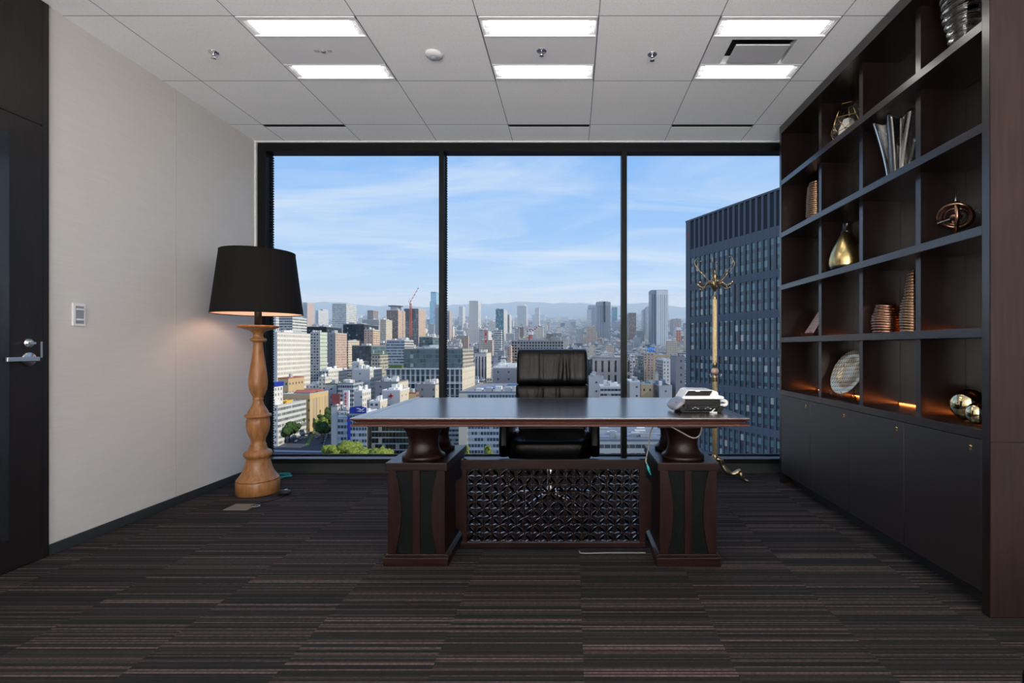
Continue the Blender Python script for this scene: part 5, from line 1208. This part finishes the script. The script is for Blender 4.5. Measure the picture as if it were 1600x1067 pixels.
# ---------- streets, cars, trees
ROAD = plain('dark_asphalt_road', (.055, .060, .070), noise=.15, scale=.2, rough=.85); PAVE = plain('sunlit_concrete_deck', (.36, .33, .28), noise=.12, scale=.3, rough=.9); LINE = plain('white_road_paint', (.6, .6, .6), rough=.8)
def strip(name, pts, mat, dz_, kind='structure'):
    m = MB(); m.add([(x, y, gz(y)+dz_) for x, y in pts], [tuple(range(len(pts)))]); o = m.build(name, mat, fix=False); o['kind'] = kind; return o
strip('road', [(-245, 331), (-100, 331), (-150, 352), (-160, 360), (-219, 455), (-232, 455), (-208, 362), (-245, 358)], ROAD, .05)
strip('pavement', [(-245, 322), (-150, 322), (-150, 338), (-245, 344)], PAVE, .12)
strip('pavement_1', [(-222, 349), (-168, 346), (-168, 350), (-222, 353.5)], plain('pale_blue_pavement', (.30, .32, .35), rough=.9), .12)
strip('kerb', [(-193, 362), (-190, 362), (-222, 440), (-224, 440)], GRN, .2)
m = MB()
for k in range(12):
    y = 362+k*7; x = -180-(y-362)*.42; m.add([(x, y, gz(y)+.1), (x+.4, y, gz(y)+.1), (x-1.2, y+4, gz(y+4)+.1), (x-1.6, y+4, gz(y+4)+.1)], [(0, 1, 2, 3)])
m.build('road_markings', LINE, fix=False)['kind'] = 'structure'
CARW = plain('white_car_paint', (.7, .7, .7), rough=.3); CARD = plain('dark_car_paint', (.03, .035, .045), rough=.3); CARS = plain('silver_car_paint', (.38, .40, .43), rough=.3); CG = plain('car_window', (.01, .012, .015), rough=.1)
def car(mat, loc, rz, label):
    t = thing('car', label, 'car', (0, 0, 0), None)
    m = MB(); m.prism([(-2.2, .35), (2.2, .35), (2.25, .8), (1.2, .95), (-2.1, 1.0), (-2.25, .7)], 'Y', -.88, .88); m.build('body', mat, t, bevel=.06)
    m = MB(); m.prism([(-1.7, .98), (1.0, .95), (.4, 1.45), (-1.3, 1.48)], 'Y', -.78, .78); m.build('cabin', CG, t, bevel=.05)
    for a in (-1.4, 1.35):
        for b_ in (-.8, .8): m = MB(); m.lathe((a, b_, .33), [(0, -.12), (.33, -.12), (.33, .12), (0, .12)], 16, M=Matrix.Rotation(pi/2, 3, 'X')); m.build('wheel', BC, t)
    t.location = loc; t.rotation_euler = (math.atan(GS)*0, 0, rz); return t
cars = [(463, 690, CARW, 'white car nearest the crossing on the avenue below'), (470, 686, CARS, 'silver car just behind the white car nearest the crossing'), (479, 681, CARW, 'white car in the middle of the queue on the avenue'), (486, 677, CARD, 'dark car in the queue on the avenue below'), (474, 677, CARS, 'silver car under the street trees by the corner building'), (468, 681, CARW, 'white car parked beside the street trees'), (495, 684, CARS, 'silver car in the right lane of the avenue'), (503, 692, CARD, 'dark car waiting at the right of the crossing'), (492, 672, CARW, 'white van-like car farthest along the avenue queue'), (505, 701, CARW, 'white car turning by the large trees'), (454, 686, CARD, 'dark car close to the corner building')]
for px_, py_, m_, lb_ in cars:
    Y = 75072/(py_-490.2); car(m_, (wx(px_, Y), Y, gz(Y)+.1), radians(112), lb_)
def leafmat(name, a, b_):
    m, N, L, b = newmat(name); setp(b, rough=.85, spec=.2); tc = N.new('ShaderNodeTexCoord'); nz = N.new('ShaderNodeTexNoise'); nz.inputs['Scale'].default_value = .9; nz.inputs['Detail'].default_value = 6; L.new(tc.outputs['Object'], nz.inputs['Vector'])
    cr = N.new('ShaderNodeValToRGB'); cr.color_ramp.elements[0].position = .35; cr.color_ramp.elements[0].color = (*a, 1); cr.color_ramp.elements[1].position = .65; cr.color_ramp.elements[1].color = (*b_, 1); L.new(nz.outputs[0], cr.inputs[0]); L.new(cr.outputs[0], b.inputs['Base Color']); return m
LG = leafmat('dark_street_tree_leaves', (.015, .030, .010), (.05, .10, .03)); LY = leafmat('bright_green_leaves', (.06, .09, .015), (.22, .27, .05)); BARK = plain('tree_bark', (.06, .045, .035), rough=.9)
def tree(X, Y, h, r, mat, label, group, seed, name='street_tree'):
    rr = random.Random(seed); t = thing(name, label, 'tree', (X, Y, gz(Y)), group); z0 = gz(Y)
    MB().tube([(X, Y, z0), (X+.1, Y, z0+h*.6)], [.3, .15], 6).build('trunk', BARK, t)
    m = MB(); bl = [(0, 0, 0, .75)]+[(rr.uniform(-.65, .65), rr.uniform(-.65, .65), rr.uniform(-.5, .6), rr.uniform(.3, .5)) for _ in range(11)]
    for a, b_, c_, s in bl:
        ph = [rr.uniform(0, 6) for _ in range(6)]
        def fn(p, ph=ph, s=s):
            q = p.normalized(); d = 1+.16*sin(7*q.x+ph[0])*sin(7*q.y+ph[1])+.14*sin(13*q.z+ph[2])*sin(11*q.x+ph[3])+.10*sin(23*q.x+ph[4])*sin(21*q.z+ph[5]); return p*d
        m.ellipsoid((X+a*r, Y+b_*r, z0+h*.66+c_*h*.33), (s*r, s*r, s*h*.36), nu=16, nv=10, fn=fn)
    m.build('crown', mat, t); return t
ts = [(440, 693), (446, 692), (452, 690), (461, 684), (466, 679), (468, 676), (476, 672), (483, 668), (505, 690), (503, 680), (507, 672), (510, 664), (513, 684), (514, 672), (493, 668), (497, 660), (504, 658)]
for k, (px_, py_) in enumerate(ts):
    Y = 75072/(py_-490.2)
    lb_ = 'dark street tree lining the avenue beside the corner ribbon-windowed building' if k < 8 else 'dark street tree along the far right side of the avenue below'
    tree(wx(px_, Y), Y, 12+k % 3*2, 4.6, LG, lb_, 'street trees on the left of the avenue' if k < 8 else 'street trees on the right of the avenue', k)
tree(wx(484, 425), 425, 15, 4.4, LY, 'brighter green street tree in front of the tan building', None, 51)
tree(wx(502, 395), 395, 15, 4.2, LY, 'brighter green street tree among the dark ones right of the avenue', None, 52)
for k, (px_, Y, h, r) in enumerate(((527, 300, 18, 8), (547, 303, 18.6, 9), (567, 298, 16.5, 8), (592, 299, 17, 8.5), (535, 292, 15, 8), (583, 306, 14, 7))):
    tree(wx(px_, Y), Y, h, r, LY, ('bright green broad tree above the sill, left end of the clump', 'tallest bright green tree of the clump above the sill', 'bright green tree in the middle of the clump above the sill', 'round bright tree at the right end of the clump near the desk', 'bright green tree at the front of the clump above the sill', 'smaller bright tree at the back of the clump near the desk')[k], None, 80+k, 'park_tree')
for k, px_ in enumerate((728, 762)): tree(wx(px_, 312), 312, 14, 2.6, LY, ('thin young tree seen under the desktop nearer the left pedestal', 'thin young tree seen under the desktop nearer the chair')[k], None, 95+k)

# ---------- in-between blocks, each one a thing
kinds = [('white_punch', 'white'), ('pale_grid', 'pale grey'), ('pale_ribbon', 'pale grey banded'), ('cream_grid', 'cream'), ('grey_grid', 'mid grey'), ('brown_grid', 'brown'), ('white_ribbon', 'white banded'), ('cream_plain', 'cream'), ('pale_plain', 'pale grey'), ('pink_grid', 'pinkish'), ('dark_grid', 'dark glass')]
wts = [5, 4, 3, 3, 3, 1, 3, 2, 3, 1, 1]
rg = random.Random(21); nfill = 0
def hits_(X0, X1, Y0, Y1, mar=2.0): return any(X0 < b[1]+mar and X1 > b[0]-mar and Y0 < b[3]+mar and Y1 > b[2]-mar for b in rects)
Y = 372
while Y < 760:
    X = -.66*Y
    while X < .235*Y:
        w_ = rg.uniform(11, 23); D = rg.uniform(12, 20); px_ = VX+(X+w_/2)/Y*F
        ok = not hits_(X, X+w_, Y, Y+D) and not (400 < px_ < 530 and Y < 470) and not (505 < px_ < 690 and Y < 425) and not (515 < px_ < 600 and Y < 470) and px_ > 395
        if ok:
            fm_, cn = rg.choices(kinds, wts)[0]
            h = rg.uniform(9, 21)*(1 if Y < 560 else 1.15)
            if rg.random() < .10 and Y > 560: h *= 1.5
            zt = gz(Y)+h; bay = 'left' if px_ < 690 else 'middle' if px_ < 976 else 'right'
            zone = 'nearer' if Y < 560 else 'mid-distance' if Y < 690 else 'farther'
            t = thing('city_block', '%s low block among the packed %s rooftops of the %s window bay' % (cn, zone, bay), 'building', (X+w_/2, Y+D/2, gz(Y)-2), '%s blocks, %s rooftops, %s bay' % (cn, zone, bay))
            rf = rg.choice((ROOF, ROOFD, ROOFW, ROOF, ROOFD, ROOF if rg.random() < .7 else ROOFB))
            tower_mesh(X, X+w_, Y, Y+D, gz(Y)-2, zt, None).build('walls', [FM[fm_], FM[fm_], rf], t, fix=False)
            m = MB(); m.box(X+w_*.2, X+w_*.2+w_*.35, Y+D*.3, Y+D*.65, zt+.02, zt+rg.uniform(2.5, 5)); m.build('stair_head', UNITW if rg.random() < .6 else UNIT, t)
            m = MB()
            for q in range(rg.randint(2, 5)):
                a = X+rg.uniform(.05, .85)*w_; b_ = Y+rg.uniform(.05, .85)*D; m.box(a, a+rg.uniform(1, 3), b_, b_+rg.uniform(1, 3), zt+.02, zt+rg.uniform(.8, 2.4))
            m.build('roof_equipment', UNIT, t)
            rects.append((X, X+w_, Y, Y+D)); nfill += 1
        X += w_+rg.uniform(1, 6)
    Y += 22+Y*.004
print('FILL', nfill)
# ---------- distant carpet of the city: past counting
names = ['white_punch', 'pale_grid', 'pale_ribbon', 'cream_grid', 'grey_grid', 'brown_grid', 'white_ribbon', 'cream_plain', 'pale_plain', 'pink_grid', 'dark_grid', 'towerv']
ds = MB(); mats = [FM[n] for n in names]+[ROOF, ROOFD, ROOFW, ROOFB, ROOFR]; nb = 0
Y = 775
while Y < 9300:
    st_ = 26 if Y < 1600 else 34 if Y < 2500 else 60 if Y < 4500 else 130
    wid = (10, 24) if Y < 1600 else (12, 30) if Y < 2500 else (22, 55) if Y < 4500 else (50, 120)
    X = -.64*Y
    while X < .27*Y:
        w_ = rg.uniform(*wid)
        if not hits_(X, X+w_, Y, Y+st_*.75, 3):
            h = rg.uniform(7, 26) if Y < 3500 else rg.uniform(10, 40)
            if rg.random() < .08: h *= rg.uniform(1.5, 2.6)
            i = rg.choices(range(12), [5, 4, 3, 4, 3, 2, 3, 3, 3, 2, 1, 1])[0]
            tower_mesh(X, X+w_, Y, Y+st_*rg.uniform(.35, .7), gz(Y)-3, gz(Y)+h, None, (i, i, 12+rg.choices(range(5), [4, 3, 3, .5, .4])[0]), ds, rg.uniform(0, 50)); nb += 1
            if Y < 2600:
                a = X+w_*rg.uniform(.1, .5); ds.box(a, a+w_*.3, Y+3, Y+3+st_*.2, gz(Y)+h, gz(Y)+h+rg.uniform(2, 5), 12 if rg.random() < .5 else 14)
        X += w_+rg.uniform(0, 7)*(1 if Y < 3000 else 3)
    Y += st_
print('DIST', nb)
tag(ds.build('distant_city', mats, fix=False), 'dense carpet of far-off city buildings stretching to the hills', 'city', kind='stuff')
# ---------- haze over the far city
hz = bpy.data.materials.new('city_haze'); hz.use_nodes = True; N = hz.node_tree.nodes; L = hz.node_tree.links
for n in list(N): N.remove(n)
o = N.new('ShaderNodeOutputMaterial'); v = N.new('ShaderNodeVolumeScatter'); v.inputs['Color'].default_value = (.58, .80, 1.0, 1); v.inputs['Density'].default_value = HAZE; L.new(v.outputs[0], o.inputs['Volume'])
hm_ = MB(); Ya, Yb_ = 900, 9450
hm_.add([(-15000, Ya, gz(Ya)-60), (15000, Ya, gz(Ya)-60), (15000, Yb_, gz(Yb_)-60), (-15000, Yb_, gz(Yb_)-60), (-15000, Ya, gz(Ya)+150), (15000, Ya, gz(Ya)+150), (15000, Yb_, gz(Yb_)+420), (-15000, Yb_, gz(Yb_)+420)],
        [(0, 3, 2, 1), (4, 5, 6, 7), (0, 1, 5, 4), (1, 2, 6, 5), (2, 3, 7, 6), (3, 0, 4, 7)])
hb = hm_.build('haze', hz); tag(hb, 'pale blue haze hanging over the far city', 'haze', kind='stuff')
